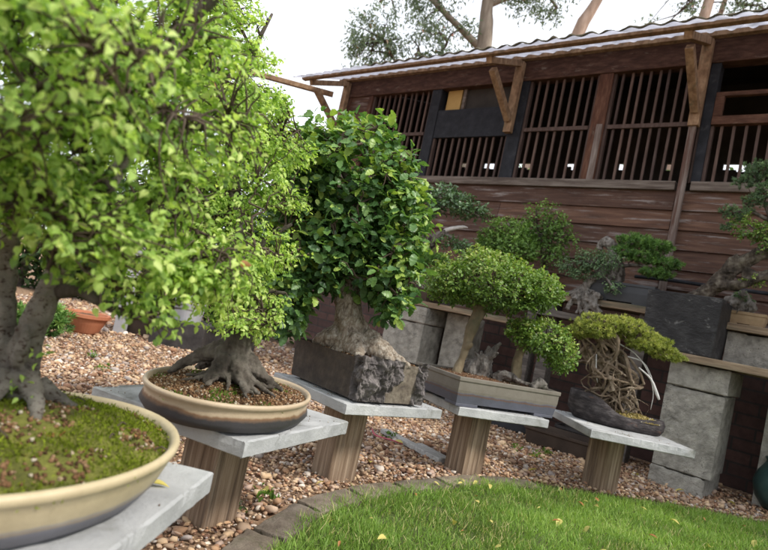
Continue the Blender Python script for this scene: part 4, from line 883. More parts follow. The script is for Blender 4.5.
def tree5():
    zs = ST + .068
    t = thing('yew_bonsai', 'bonsai of tangled bare roots under a yellow-green sloping canopy in crescent pot', 'tree', (1.22, 2.79, zs))
    tops = [(1.06, 2.79, .70), (1.10, 2.79, .72), (1.15, 2.79, .70), (1.03, 2.79, .69), (1.06, 2.78, .64), (1.12, 2.78, .62)]; feet = [(1.20, 2.80, zs + .0), (1.25, 2.785, zs + .0), (1.30, 2.775, zs - .0), (1.22, 2.76, zs)]
    tangle(t, 'root_tangle', M['yewwood'], tops, feet, 46, (.0022, .0075), .034, 4, .0026)
    cr = Geo()
    for k, (a, b) in enumerate((((1.07, 2.80, .70), (1.22, 2.81, zs)), ((1.12, 2.80, .71), (1.25, 2.80, zs)), ((1.08, 2.81, .66), (1.19, 2.80, zs)), ((1.15, 2.80, .70), (1.30, 2.79, zs)))):
        a, b = np.array(a), np.array(b); cr.tube([a, a + (b - a) * .3 + rng.normal(size=3) * .016, a + (b - a) * .6 + rng.normal(size=3) * .016, b], [.016, .013, .010, .013], 9, .6, k * 3)
    organic(cr.build('trunk', M['yewdark'], t, smooth=True), .0032, .012, .02)
    g = Geo()
    g.tube([(1.25, 2.72, .60), (1.31, 2.71, .56), (1.345, 2.70, .50), (1.36, 2.70, .475)], [.003, .005, .008, .005], 7, .2); g.tube([(1.16, 2.77, .69), (1.23, 2.74, .66), (1.30, 2.73, .59), (1.34, 2.725, .50), (1.345, 2.73, .42)], [.004, .0025, .002, .002, .0015], 6)
    g.tube([(1.06, 2.76, .62), (1.07, 2.75, .54), (1.09, 2.76, .49)], [.003, .003, .002], 6); g.tube([(1.18, 2.75, .64), (1.27, 2.74, .63), (1.32, 2.73, .57), (1.335, 2.73, .52)], [.003, .003, .002, .0015], 6)
    g.build('hanging_roots', M['paledead'], t, smooth=True)
    g = Geo(); limbs = [[(1.10, 2.79, .70), (1.18, 2.79, .745), (1.30, 2.78, .72), (1.40, 2.76, .68)], [(1.06, 2.79, .70), (1.04, 2.79, .75), (1.08, 2.76, .79)], [(1.02, 2.79, .69), (.97, 2.79, .70), (.93, 2.79, .70)], [(1.1, 2.79, .72), (1.16, 2.84, .76)]]
    for L in limbs: g.tube(L, np.linspace(.015, .006, len(L)), 8, .3, 2)
    g.build('branches', M['yewwood'], t, smooth=True)
    blobs = [(1.06, 2.78, .755, .115, .12, .055), (1.18, 2.78, .765, .125, .13, .055), (1.29, 2.77, .725, .10, .11, .045), (1.385, 2.76, .68, .075, .08, .032), (.975, 2.78, .705, .06, .08, .04), (1.24, 2.70, .70, .07, .06, .03), (1.03, 2.70, .72, .06, .05, .035)]
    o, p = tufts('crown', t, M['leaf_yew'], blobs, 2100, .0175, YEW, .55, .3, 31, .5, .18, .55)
    twigs(t, limb_pts(limbs), p, M['twig'], .003, .001, 'twigs', 260, .0)
tree5()

# ------------------------------------------------------------------ concrete blocks and shelf planks
def block(s0, s1, d0, d1, z0, z1, label, yawj=0):
    g = Geo(); rough_box(g, s0, s1, d0, d1, z0, z1, .002, .006, .02, chips=7)
    return single(g, 'concrete_block', label, 'block', M['block'], ((s0 + s1) / 2, (d0 + d1) / 2, z0), 'concrete blocks holding up the shelves', 'shed')
block(-.808, -.54, 3.493, 3.93, 0, .103, 'low concrete block lying on the gravel at the foot of the right-hand pier')
block(-.803, -.517, 3.497, 3.597, .104, .543, 'tall upright concrete block facing the lawn in the right-hand pier')
block(-.80, -.511, 3.49, 3.93, .545, .678, 'concrete cap block under the shelf plank on the right-hand pier')
block(-.80, -.53, 3.68, 3.92, .104, .5435, 'shadowed upright concrete block behind the tall front one in the right-hand pier')
block(-2.785, -2.43, 3.45, 3.70, 0, .566, 'pale upright concrete block behind the carved pot, left of the grey pot')
block(-2.795, -2.42, 3.44, 3.88, .568, .69, 'concrete cap block on the left pier behind the hornbeam trunk')
block(-2.36, -2.18, 3.62, 3.86, 0, .69, 'shadowed concrete block standing just right of the left pier')
block(-.36, -.17, 3.80, 3.98, 0, .678, 'dark concrete block behind the teal pot under the right shelf')
block(.62, .88, 3.49, 3.92, 0, .678, 'concrete block pier beyond the teal pot at the far right')
g = Geo(); g.box(-1.70, -1.62, 3.80, 3.9, 0, .799); single(g, 'shelf_support', 'dark timber leg under the left end of the grey beam', 'support', M['grey_plank'], (-1.66, 3.85, 0), None, 'shed')
block(-.60, -.36, 3.75, 3.97, .722, .90, 'grey concrete block carrying the upper shelf above the right-hand pier')

def plank(name, label, s0, s1, d0, d1, z0, z1, mat, tilt=0):
    g = Geo(); n = 10; rings = []
    for i in range(n + 1):
        s = s0 + (s1 - s0) * i / n; j = rng.normal(size=8) * .0012
        rings.append(np.array([(s, d0 + j[0], z0 + j[1]), (s, d1 + j[2], z0 + j[3]), (s, d1 + j[4], z1 + j[5]), (s, d0 + j[6], z1 + j[7])]))
    g.loft(rings); return single(g, name, label, 'plank', mat, ((s0 + s1) / 2, (d0 + d1) / 2, z0), 'planks of the display shelves', 'shed', bevel=.003)
plank('shelf_plank', 'thick front shelf plank on the right-hand pier, below the square slate pot', -.855, 1.1, 3.44, 3.69, .681, .722, M['plank'])
plank('shelf_plank', 'back shelf plank behind the front one on the right-hand pier', -.855, 1.1, 3.70, 3.94, .681, .718, M['plank'])
plank('shelf_plank', 'brown upper shelf plank under the twisted stump and black trough', -1.72, -.98, 3.70, 3.95, .918, .96, M['plank'])
plank('shelf_plank', 'upper shelf plank at the right edge under the small tan planter', -.66, .9, 3.70, 4.0, .905, .943, M['plank'])
plank('shelf_beam', 'grey weathered beam beneath the upper shelf plank behind the yellow-green canopy', -1.76, -.985, 3.72, 3.92, .80, .845, M['grey_plank'])
plank('shelf_plank', 'shelf plank on the left concrete pier behind the light green canopy', -2.83, -1.80, 3.46, 3.72, .692, .73, M['plank'])
plank('shelf_plank', 'long upper shelf plank against the boards behind the round bush', -2.65, -1.73, 3.74, 4.05, .92, .957, M['grey_plank'])
for s_, lb in ((-1.66, 'short wooden prop under the left end of the upper shelf'), (-1.04, 'short wooden prop under the right end of the upper shelf')):
    g = Geo(); g.box(s_ - .04, s_ + .04, 3.76, 3.88, .846, .917); single(g, 'shelf_prop', lb, 'prop', M['grey_plank'], (s_, 3.82, .846), None, 'shed')
g = Geo(); g.box(-1.10, -1.02, 3.78, 3.88, 0, .799); single(g, 'shelf_support', 'dark timber leg under the right end of the grey beam', 'support', M['grey_plank'], (-1.06, 3.83, 0), None, 'shed')
g = Geo(); g.box(-2.62, -2.54, 3.80, 3.9, 0, .919); single(g, 'shelf_support', 'dark timber leg behind the left concrete pier', 'support', M['grey_plank'], (-2.58, 3.85, 0), None, 'shed')
g = Geo(); g.box(-1.83, -1.76, 3.80, 3.9, 0, .919); single(g, 'shelf_support', 'dark timber leg under the long upper shelf behind the grey pot', 'support', M['grey_plank'], (-1.79, 3.85, 0), None, 'shed')

# ------------------------------------------------------------------ pots and trees on the shelves (shed frame: s along, D away, z up)
def tree_thing(name, label, base, group=None): return thing(name, label, 'tree', base, group, 'shed')
SM = leaf_t(.6, .1, .12, 0); SM1 = leaf_t(.6, .1, .12, 1)

# big square slate pot with the leaning driftwood tree
rect_pot('square_pot', 'tall dark square slate pot standing on the shelf plank above the right-hand pier', -.785, 3.62, 0, .375, .34, .318, M['slatepot'], M['soil'], z0=.7225, flare=.012, wall=.02, frame='shed', foot=0, rim=False, bevel=.005)
t = tree_thing('leaning_bonsai', 'bonsai with thick mossy trunk leaning right out of the square slate pot', (-.73, 3.6, 1.03))
g = Geo()
g.tube([(-.80, 3.60, 1.035), (-.73, 3.60, 1.065), (-.67, 3.60, 1.13), (-.61, 3.60, 1.215), (-.56, 3.60, 1.265)], [.026, .040, .045, .042, .028], 16, .3, 2)
g.tube([(-.61, 3.60, 1.20), (-.615, 3.60, 1.26), (-.59, 3.6, 1.30)], [.045, .034, .018], 12, .3, 4); g.tube([(-.57, 3.60, 1.26), (-.50, 3.60, 1.315), (-.42, 3.6, 1.35), (-.33, 3.6, 1.40), (-.27, 3.6, 1.5)], [.036, .036, .030, .022, .012], 12, .3, 6)
g.tube([(-.66, 3.58, 1.12), (-.56, 3.57, 1.14), (-.46, 3.57, 1.19), (-.36, 3.57, 1.22)], [.03, .026, .021, .013], 12, .3, 8); g.tube([(-.55, 3.60, 1.22), (-.49, 3.6, 1.2), (-.4, 3.6, 1.24)], [.03, .03, .02], 10, .3, 3)
organic(g.build('trunk', M['bark_old'], t, smooth=True), .005, .018, .03, .008, .012)
limbs = [[(-.42, 3.6, 1.35), (-.50, 3.55, 1.42), (-.56, 3.52, 1.46)], [(-.42, 3.6, 1.35), (-.47, 3.6, 1.5), (-.55, 3.58, 1.68), (-.60, 3.56, 1.78)], [(-.33, 3.6, 1.4), (-.3, 3.55, 1.55)], [(-.47, 3.6, 1.5), (-.58, 3.58, 1.55), (-.66, 3.57, 1.52)]]
g = Geo()
for L in limbs: g.tube(L, np.linspace(.012, .004, len(L)), 7, .2, 2)
g.build('branches', M['bark_dark'], t, smooth=True)
o, p = tufts('upper_sprays', t, M['leaf_dusty'], [(-.56, 3.56, 1.77, .07, .09, .05), (-.62, 3.55, 1.70, .05, .06, .03), (-.63, 3.56, 1.53, .08, .08, .04), (-.51, 3.56, 1.65, .06, .09, .07), (-.66, 3.56, 1.45, .035, .04, .022), (-.4, 3.57, 1.75, .1, .1, .1), (-.56, 3.56, 1.60, .05, .06, .03)], 950, .019, YEW, .3, .4, 3, .45, .25)
twigs(t, limb_pts(limbs), p, M['twig'], .003, .001, 'twigs', 120, 0)
crown('leaf_clusters', t, M['leaf_box'], [(-.54, 3.52, 1.44, .085, .09, .06), (-.46, 3.53, 1.40, .06, .08, .07), (-.60, 3.52, 1.485, .04, .05, .02), (-.40, 3.55, 1.44, .09, .09, .09), (-.5, 3.55, 1.17, .045, .04, .02)], 320, 5, .017, SM1, .03, .3, .4, 8, .1, .4, .25)

# small tan planter behind it
rect_pot('small_planter', 'small tan clay planter on the upper shelf at the right edge', -.535, 3.80, 0, .21, .12, .075, M['tanpot'], M['soil'], z0=.9435, frame='shed', foot=.008)
t = tree_thing('stump_bonsai', 'tiny grey deadwood bonsai in the small tan planter', (-.56, 3.8, 1.0))
tangle(t, 'stump', M['deadwood'], [(-.57, 3.8, 1.12), (-.54, 3.8, 1.1)], [(-.58, 3.8, 1.0), (-.53, 3.8, 1.0)], 9, (.008, .016), .02, 3, .005)
tufts('crown', t, M['leaf_dusty'], [(-.57, 3.79, 1.11, .04, .05, .02), (-.53, 3.79, 1.08, .03, .03, .015)], 110, .014, YEW, .3)

# black trough with a flat juniper and curled deadwood
rect_pot('black_trough', 'long black trough on the upper shelf below the flat green juniper', -1.205, 3.80, 0, .40, .2, .125, M['greypot'], M['soil'], z0=.9605, frame='shed', foot=.008)
t = tree_thing('juniper_bonsai', 'flat bright green juniper trailing right from a grey curled deadwood trunk', (-1.32, 3.82, 1.075))
g = Geo()
g.tube([(-1.30, 3.82, 1.07), (-1.28, 3.82, 1.15), (-1.30, 3.82, 1.24), (-1.34, 3.82, 1.32), (-1.39, 3.82, 1.355), (-1.43, 3.82, 1.32), (-1.40, 3.82, 1.29)], [.05, .045, .042, .037, .03, .022, .01], 14, .35, 3)
g.tube([(-1.36, 3.83, 1.07), (-1.36, 3.83, 1.16), (-1.32, 3.83, 1.26)], [.04, .035, .02], 12, .3, 5)
organic(g.build('trunk', M['deadwood'], t, smooth=True), .005, .018, .03, .008, .01)
limbs = [[(-1.30, 3.82, 1.26), (-1.22, 3.80, 1.31), (-1.10, 3.79, 1.30), (-.98, 3.78, 1.24)], [(-1.22, 3.80, 1.31), (-1.2, 3.79, 1.38), (-1.1, 3.78, 1.38)], [(-1.28, 3.82, 1.2), (-1.15, 3.79, 1.22), (-1.05, 3.78, 1.19)]]
g = Geo()
for L in limbs: g.tube(L, np.linspace(.014, .005, len(L)), 7, .2, 2)
g.build('branches', M['deadwood'], t, smooth=True)
o, p = tufts('crown', t, M['leaf_jun'], [(-1.20, 3.79, 1.37, .12, .1, .04), (-1.07, 3.78, 1.345, .10, .1, .04), (-1.13, 3.78, 1.27, .13, .1, .035), (-.98, 3.78, 1.245, .085, .09, .03), (-1.04, 3.78, 1.18, .10, .09, .025), (-1.25, 3.79, 1.30, .06, .08, .03)], 1100, .024, YEW, .4, .3, 4, .5, .22)
twigs(t, limb_pts(limbs), p, M['twig'], .003, .001, 'twigs', 100, 0)

# twisted stump with drooping dusty foliage, rooted over a rock
t = tree_thing('twisted_bonsai', 'twisted grey bonsai gripping a hollow stump on the upper shelf edge, dusty drooping foliage', (-1.40, 3.72, .961))
g = Geo()
g.tube([(-1.46, 3.72, .965), (-1.44, 3.71, 1.0), (-1.41, 3.70, 1.05), (-1.36, 3.69, 1.12), (-1.37, 3.69, 1.18), (-1.40, 3.69, 1.22)], [.045, .036, .026, .020, .016, .010], 12, .3, 4)
for a, b in (((-1.46, 3.70, .98), (-1.52, 3.66, .955)), ((-1.44, 3.70, .99), (-1.45, 3.63, .93)), ((-1.42, 3.71, 1.0), (-1.38, 3.66, .955)), ((-1.40, 3.71, .99), (-1.30, 3.68, .968)), ((-1.45, 3.69, .96), (-1.50, 3.655, .86)), ((-1.43, 3.68, .96), (-1.36, 3.655, .85)), ((-1.40, 3.68, .95), (-1.28, 3.66, .87)), ((-1.36, 3.66, .86), (-1.31, 3.65, .80))):
    g.tube([a, ((a[0] + b[0]) / 2 + rng.normal() * .012, (a[1] + b[1]) / 2 - .005, (a[2] + b[2]) / 2 + .012), b], [.026, .020, .016], 9, .5, a[0] * 9)
for k in range(14):
    a = rng.uniform(-1.50, -1.34); g.tube([(a, 3.69, rng.uniform(.96, 1.02)), (a + rng.normal() * .02, 3.67, rng.uniform(.90, .97)), (a + rng.normal() * .04, 3.655, rng.uniform(.82, .93))], [.014, .012, .006], 7, .4, k)
organic(g.build('trunk', M['deadwood'], t, smooth=True), .0045, .02, .03, .01, .012)
limbs = [[(-1.36, 3.69, 1.12), (-1.30, 3.68, 1.10), (-1.24, 3.67, 1.04), (-1.21, 3.67, 1.0)], [(-1.37, 3.69, 1.18), (-1.45, 3.68, 1.19), (-1.55, 3.67, 1.15)], [(-1.38, 3.69, 1.2), (-1.33, 3.68, 1.25), (-1.26, 3.67, 1.22)], [(-1.37, 3.69, 1.16), (-1.41, 3.62, 1.18)]]
g = Geo()
for L in limbs: g.tube(L, np.linspace(.010, .004, len(L)), 7, .2, 2)
g.build('branches', M['deadwood'], t, smooth=True)
o, p, td = crown('crown', t, M['leaf_dusty'], [(-1.52, 3.67, 1.15, .11, .09, .045), (-1.40, 3.67, 1.22, .10, .1, .045), (-1.29, 3.67, 1.22, .08, .08, .045), (-1.24, 3.67, 1.05, .045, .05, .04), (-1.36, 3.66, 1.14, .09, .07, .04), (-1.46, 3.66, 1.10, .06, .06, .03)], 520, 6, .016, SM, .03, .3, .35, 6, .4, .5, .22)
twigs(t, limb_pts(limbs), p, M['twig'], .002, .0008, 'twigs', 120, 0)

# round bush and the loose one
t = tree_thing('round_bonsai', 'round mid-green bushy bonsai against the brown boards', (-1.98, 3.87, .975))
rect_pot('low_tray', 'low dark tray under the round bushy bonsai', -2.02, 3.87, 0, .30, .18, .055, M['brownpot'], M['soil'], z0=.9575, frame='shed', foot=.006)
g = Geo(); g.tube([(-1.98, 3.87, .99), (-1.95, 3.86, 1.06), (-1.99, 3.84, 1.14), (-2.06, 3.82, 1.22), (-2.1, 3.82, 1.32)], [.034, .026, .022, .017, .008], 12, .3, 3); organic(g.build('trunk', M['bark_dark'], t, smooth=True), .005, .008, .03)
o, p, td = crown('crown', t, M['leaf_bush'], [(-2.10, 3.80, 1.28, .215, .18, .165), (-2.0, 3.80, 1.23, .14, .15, .115), (-2.22, 3.8, 1.24, .10, .12, .10)], 900, 6, .025, SM1, .035, .55, .2, 7, .1, .5, .2, .7, None, .8, .4)
twigs(t, limb_pts([[(-1.99, 3.84, 1.14), (-2.06, 3.82, 1.22), (-2.1, 3.82, 1.32)], [(-1.99, 3.84, 1.14), (-2.15, 3.8, 1.2)]]), p, M['twig'], .003, .001, 'twigs', 150, 0)

rect_pot('dark_pot', 'small dark pot behind the shelf under the loose twiggy bush', -1.80, 3.96, 0, .2, .16, .10, M['darkpot'], M['soil'], z0=.9575, frame='shed', foot=.008)
t = tree_thing('loose_bonsai', 'loose airy green bonsai with thin twigs taller than the round bush', (-1.83, 3.95, 1.045))
g = Geo(); TR = [(-1.83, 3.95, 1.04), (-1.84, 3.94, 1.14), (-1.87, 3.92, 1.26), (-1.93, 3.9, 1.42), (-1.97, 3.9, 1.56)]; g.tube(TR, [.02, .016, .012, .008, .004], 9, .2, 2)
limbs = [[(-1.85, 3.93, 1.2), (-1.76, 3.9, 1.32), (-1.70, 3.9, 1.40)], [(-1.88, 3.92, 1.28), (-1.98, 3.88, 1.36)], [(-1.9, 3.9, 1.36), (-1.82, 3.9, 1.48), (-1.79, 3.9, 1.54)], [(-1.85, 3.93, 1.18), (-1.74, 3.88, 1.2)]]
for L in limbs: g.tube(L, np.linspace(.008, .003, len(L)), 6)
g.build('trunk', M['bark_dark'], t, smooth=True)
o, p, td = crown('crown', t, M['leaf_bush'], [(-1.90, 3.9, 1.45, .15, .14, .17), (-1.76, 3.9, 1.38, .12, .12, .13), (-1.97, 3.9, 1.36, .09, .1, .1), (-1.78, 3.9, 1.24, .10, .1, .07)], 480, 5, .025, SM1, .045, .15, .4, 12, .15, .4, .22)
twigs(t, limb_pts(limbs + [TR[2:]]), p, M['twig'], .002, .0008, 'twigs', 220, 0)

# glossy cascading tree with bleached deadwood, left
rect_pot('clay_pot', 'brown clay pot on the left pier behind the hornbeam leaves', -2.62, 3.58, 0, .30, .22, .10, M['brownpot'], M['soil'], z0=.7305, frame='shed', foot=.01)
t = tree_thing('cascade_bonsai', 'glossy dark-leaved bonsai with bleached white deadwood tip, left pier', (-2.66, 3.56, .825))
g = Geo()
g.tube([(-2.66, 3.56, .82), (-2.68, 3.55, .92), (-2.66, 3.54, 1.03), (-2.60, 3.52, 1.13), (-2.52, 3.50, 1.21), (-2.42, 3.48, 1.26)], [.055, .048, .045, .042, .036, .02], 14, .35, 3); g.tube([(-2.62, 3.53, 1.1), (-2.66, 3.5, 1.22), (-2.62, 3.48, 1.34), (-2.54, 3.47, 1.42)], [.038, .03, .02, .01], 12, .3, 6)
g.tube([(-2.68, 3.54, 1.05), (-2.74, 3.5, 1.04), (-2.78, 3.48, 1.02)], [.03, .022, .01], 10, .3, 2)
organic(g.build('trunk', M['deadwood'], t, smooth=True), .005, .014, .03, .006, .01)
g = Geo(); g.tube([(-2.44, 3.48, 1.265), (-2.36, 3.465, 1.285), (-2.28, 3.46, 1.30), (-2.235, 3.455, 1.298)], [.016, .015, .012, .003], 10, .2, 4); g.build('bleached_tip', M['paledead'], t, smooth=True)
g = Geo(); g.tube([(-2.77, 3.46, 1.02), (-2.70, 3.40, .97), (-2.61, 3.34, .92), (-2.48, 3.28, .87), (-2.36, 3.2, .83), (-2.22, 3.12, .79), (-2.05, 3.08, .80)], [.012, .011, .010, .009, .007, .006, .003], 8, .2, 4)
g.tube([(-2.48, 3.28, .87), (-2.36, 3.22, .86), (-2.25, 3.15, .83), (-2.1, 3.1, .83)], [.005, .005, .004, .002], 6); g.tube([(-2.61, 3.34, .92), (-2.56, 3.3, .95), (-2.42, 3.2, .93)], [.005, .004, .002], 6)
g.build('trailing_branch', M['deadwood'], t, smooth=True)
limbs = [[(-2.62, 3.48, 1.34), (-2.54, 3.47, 1.42), (-2.40, 3.45, 1.46), (-2.25, 3.44, 1.42), (-2.15, 3.44, 1.38)], [(-2.42, 3.48, 1.24), (-2.32, 3.45, 1.20), (-2.2, 3.44, 1.14)], [(-2.60, 3.52, 1.13), (-2.5, 3.46, 1.07), (-2.4, 3.44, 1.04)]]
g = Geo()
for L in limbs: g.tube(L, np.linspace(.010, .004, len(L)), 7, .2, 2)
g.build('branches', M['deadwood'], t, smooth=True)
o, p, td = crown('crown', t, M['leaf_grey'], [(-2.52, 3.45, 1.52, .16, .13, .07), (-2.36, 3.44, 1.48, .14, .13, .075), (-2.22, 3.44, 1.42, .12, .11, .055), (-2.60, 3.45, 1.42, .12, .12, .06), (-2.30, 3.44, 1.17, .12, .08, .03), (-2.2, 3.44, 1.13, .06, .06, .025), (-2.45, 3.24, .90, .12, .06, .05)], 620, 5, .027, SM1, .04, .25, .3, 9, .1, .5, .25)
twigs(t, limb_pts(limbs), p[p[:, 2] > 1.0], M['twig'], .0025, .0008, 'twigs', 160, 0)
tufts('fresh_sprays', t, M['leaf_jun'], [(-2.47, 3.47, 1.05, .13, .08, .05), (-2.6, 3.46, .98, .1, .07, .05)], 260, .03, YEW, .2, .3, 5, .75, .2)

# ------------------------------------------------------------------ stored pots on the ground
def oval_tray(name, label, cx, cy, a, b, yaw, h, mat, p=2.0, cat='pot', bot=.85):
    g = Geo(); g.loft([ellipse(a * k, b * k, yaw, cx, cy, z, 48, p) for k, z in ((bot, .004), (bot + .05, .01), (.97, h * .8), (1.02, h * .86), (1.02, h), (.93, h), (.88, h * .3))], cap0=True, cap1=True)
    return single(g, name, label, cat, mat, (cx, cy, 0), None, smooth=False, bevel=.002)
oval_tray('empty_tray', 'dark grey oval tray on the gravel behind the long grey pot', 1.06, 4.02, .22, .15, radians(-35), .11, M['greypot'])
oval_tray('storage_tray', 'brown rectangular tray on the gravel behind the rightmost stand post', 1.27, 3.60, .21, .13, radians(-32), .105, M['brownpot'], 8)
oval_tray('storage_tray', 'small black inner tray tucked behind the brown rectangular one', 1.50, 3.78, .2, .1, radians(-35), .12, M['darkpot'], 8)
oval_tray('storage_tray', 'dark brown oval pot standing in the shade left of the buff pot', -1.72, 4.75, .30, .2, 0, .16, M['brownpot'])
oval_tray('storage_tray', 'black square pot standing behind the buff oval pot near the left pier', -1.15, 4.75, .26, .2, .2, .2, M['darkpot'], 8)
# terracotta bowl, with green tufts, left
cx, cy = -1.99, 4.15
t = thing('terracotta_bowl', 'terracotta bowl on the gravel seen under the left bonsai branch', 'pot', (cx, cy, 0))
g = Geo(); g.loft([ellipse(r, r, 0, cx, cy, z, 40) for r, z in ((.075, 0), (.095, .02), (.125, .085), (.138, .12), (.152, .125), (.152, .15), (.132, .15), (.12, .12))], cap1=False); g.build('body', M['terra'], t, smooth=False, bevel=.002)
mound(.127, .127, 0, cx, cy, .125, .02, (0, 0), .008, 2, 4, 10, 32).build('soil', M['soil'], t, smooth=True)
cx, cy = -2.02, 3.72
t = thing('grass_clump', 'feathery green plant on the gravel in front of the terracotta bowl', 'plant', (cx, cy, 0))
tufts('fronds', t, M['leaf_jun'], [(cx, cy, .10, .13, .13, .11), (cx - .15, cy + .05, .08, .1, .1, .09)], 340, .05, YEW, .1, .3, 5, .6, .2, None, .9)
# teal glazed pot, right edge
cx, cy = 2.33, 3.07
t = thing('glazed_pot', 'round teal glazed pot resting on the gravel at the right edge', 'pot', (cx, cy, 0))
g = Geo(); g.loft([ellipse(r, r, 0, cx, cy, z, 56) for r, z in ((.09, 0), (.13, .01), (.175, .07), (.19, .14), (.175, .205), (.15, .245), (.145, .26), (.155, .275), (.15, .282), (.13, .28), (.125, .24))], cap1=True); g.build('body', M['teal'], t, smooth=True)
# pale posts and white pot seen between the leaves
g = Geo(); g.box(-1.945, -1.865, 4.50, 4.57, 0, .72); single(g, 'pale_post', 'pale painted post standing behind the terracotta bowl', 'post', M['pale'], (-1.9, 4.53, 0), bevel=.004)
g = Geo(); g.loft([ellipse(r, r, 0, -1.42, 4.55, z, 32) for r, z in ((.10, .202), (.13, .42), (.15, .44), (.15, .48), (.125, .48), (.11, .3))]); single(g, 'white_pot', 'small white pot standing on the black pot behind the elm leaves', 'pot', M['pale'], (-1.42, 4.55, .202), bevel=.002)
g = Geo(); g.box(-1.62, -1.22, 4.38, 4.72, 0, .2); single(g, 'stone_plinth', 'dark low plinth under the small white pot', 'plinth', M['darkpot'], (-1.42, 4.55, 0), bevel=.006)
# silvered broken board on the gravel and pink twine
g = Geo(); g.bar((.16, 2.93, .028), (.42, 2.60, .020), .045, .022); single(g, 'broken_board', 'silvery grey broken board lying on the gravel left of the fourth stand post', 'board', M['driftplank'], (.29, 2.77, .01), bevel=.003)
g = Geo(); g.bar((.33, 2.80, .024), (.47, 2.60, .020), .035, .02); single(g, 'board_splinter', 'shorter silvery splinter lying beside the broken board', 'board', M['driftplank'], (.40, 2.70, .01), bevel=.003)
g = Geo(); g.tube([(.10, 2.90, .03), (.115, 2.80, .028), (.15, 2.76, .03), (.20, 2.755, .028), (.25, 2.76, .02)], .004, 6); single(g, 'pink_twine', 'short length of pink twine on the gravel', 'twine', M['pink'], (.15, 2.8, .02), smooth=True)
# black hose behind the shelf
g = Geo(); g.tube([(-1.25, 4.08, 1.185), (-1.05, 4.085, 1.19), (-.8, 4.085, 1.185), (-.3, 4.09, 1.18)], .012, 8)
single(g, 'black_hose', 'black hose fixed along the boards behind the slate pot', 'hose', M['black'], (-.8, 4.09, 1.18), None, 'shed', smooth=True)

# ------------------------------------------------------------------ the shed
SX0, SX1, SD = -4.56, 2.2, 4.2
t = thing('garden_shed', 'long dark brown timber shed with barred openings and corrugated translucent roof edge', 'shed', (-1, SD, 0), frame='shed')
g = Geo(); g.box(SX0 + .02, SX1, SD + .01, SD + .1, -.02, .80); g.build('brick_plinth', M['brick'], t)
g = Geo(); zb = 1.82; k = 0
rngb = np.random.default_rng(3)
while zb > .8:
    z1 = zb - .135; s = SX0
    for e in ((-2.45, -1.12, SX1) if k % 2 else (-3.3, -1.12, SX1)):
        q = rngb.uniform(-.0015, .0015, 4)
        g.add([(s, SD - .012 + q[0], z1), (e - .004, SD - .012 + q[1], z1), (e - .004, SD + .006, zb + .006), (s, SD + .006, zb + .006), (s, SD + .02, z1), (e - .004, SD + .02, z1), (e - .004, SD + .02, zb + .006), (s, SD + .02, zb + .006)],
              [(0, 1, 2, 3), (0, 4, 5, 1), (1, 5, 6, 2), (2, 6, 7, 3), (3, 7, 4, 0)], rngb.uniform(.15, .85)); s = e
    zb = z1; k += 1
g.build('wall', M['board'], t)
g = Geo(); g.box(SX0 - .02, -1.13, SD - .03, SD + .10, 1.822, 1.885, .4); g.box(-1.035, SX1, SD - .03, SD + .10, 1.822, 1.885, .7); g.build('sill', M['sill'], t, bevel=.004)
g = Geo(); g.box(SX0 - .02, SX1, SD - .015, SD + .09, 2.725, 2.905, .35); g.build('header_beam', M['frame'], t, bevel=.004)
def spost(s0, s1, z0, z1, mat, name='post', d0=SD - .008, d1=SD + .09, tn=.5):
    g = Geo(); g.box(s0, s1, d0, d1, z0, z1, tn); return g.build(name, mat, t, bevel=.003)
spost(SX0 - .015, -4.47, .8, 2.724, M['frame_v'], 'corner_post', tn=.55)
spost(-3.40, -3.295, 1.886, 2.724, M['black']); spost(-2.52, -2.40, 1.886, 2.724, M['black']); spost(-1.815, -1.71, 1.886, 2.724, M['frame_v'], tn=.8); spost(-1.045, -.985, 1.886, 2.724, M['black']); spost(.0, .08, 1.886, 2.724, M['frame_v']); spost(1.1, 1.18, 1.886, 2.724, M['frame_v'])
spost(-4.215, -4.16, 1.886, 2.724, M['frame_v'])
spost(-1.765, -1.715, 1.886, 2.32, M['sill_v'], 'worn_strip', SD - .016, SD - .009)
# left boarding between corner and first lattice
g = Geo(); z = 1.886
while z < 2.72: g.box(-4.469, -4.216, SD + .0, SD + .02, z, min(2.724, z + .128), rngb.uniform(.2, .7)); z += .131
g.build('side_boards', M['board'], t)
# lattice panels: vertical bars between the posts with a mid rail
def lattice(s0, s1, z0, z1, rail=True, step=.069):
    g = Geo(); n = max(2, round((s1 - s0) / step))
    for i in range(1, n):
        s = s0 + (s1 - s0) * i / n + rngb.normal() * .003
        g.bar((s, SD + .03, z0), (s + rngb.normal() * .004, SD + .03, z1), .017, .016, t=rngb.uniform(.1, .9))
    g.box(s0 - .001, s0 + .018, SD + .012, SD + .05, z0, z1, .35); g.box(s1 - .018, s1 + .001, SD + .012, SD + .05, z0, z1, .35)
    if rail: g.box(s0 + .018, s1 - .018, SD + .004, SD + .02, 2.288, 2.318, .4)
    return g.build('bar_lattice', M['bar'], t)
lattice(-4.159, -3.401, 1.886, 2.724); lattice(-3.294, -2.521, 1.886, 2.255, False); lattice(-2.399, -1.816, 1.886, 2.724); lattice(-1.709, -1.046, 1.886, 2.724); lattice(-.984, -.001, 1.886, 2.285, False); lattice(.081, 1.099, 1.886, 2.724); lattice(1.181, SX1, 1.886, 2.724)
g = Geo(); g.box(-3.294, -2.521, SD + .0, SD + .03, 2.256, 2.52); g.build('black_panel', M['black'], t, bevel=.003)
g = Geo(); g.box(-3.255, -3.10, SD + .05, SD + .07, 2.50, 2.724); g.build('ochre_board', M['yellow'], t)
g = Geo(); g.box(-3.075, -3.045, SD + .035, SD + .06, 2.50, 2.724); g.build('grey_batten', M['sill'], t)
g = Geo(); g.box(-3.044, -2.53, SD + .06, SD + .075, 2.50, 2.724); g.build('upper_panel', M['dark'], t)
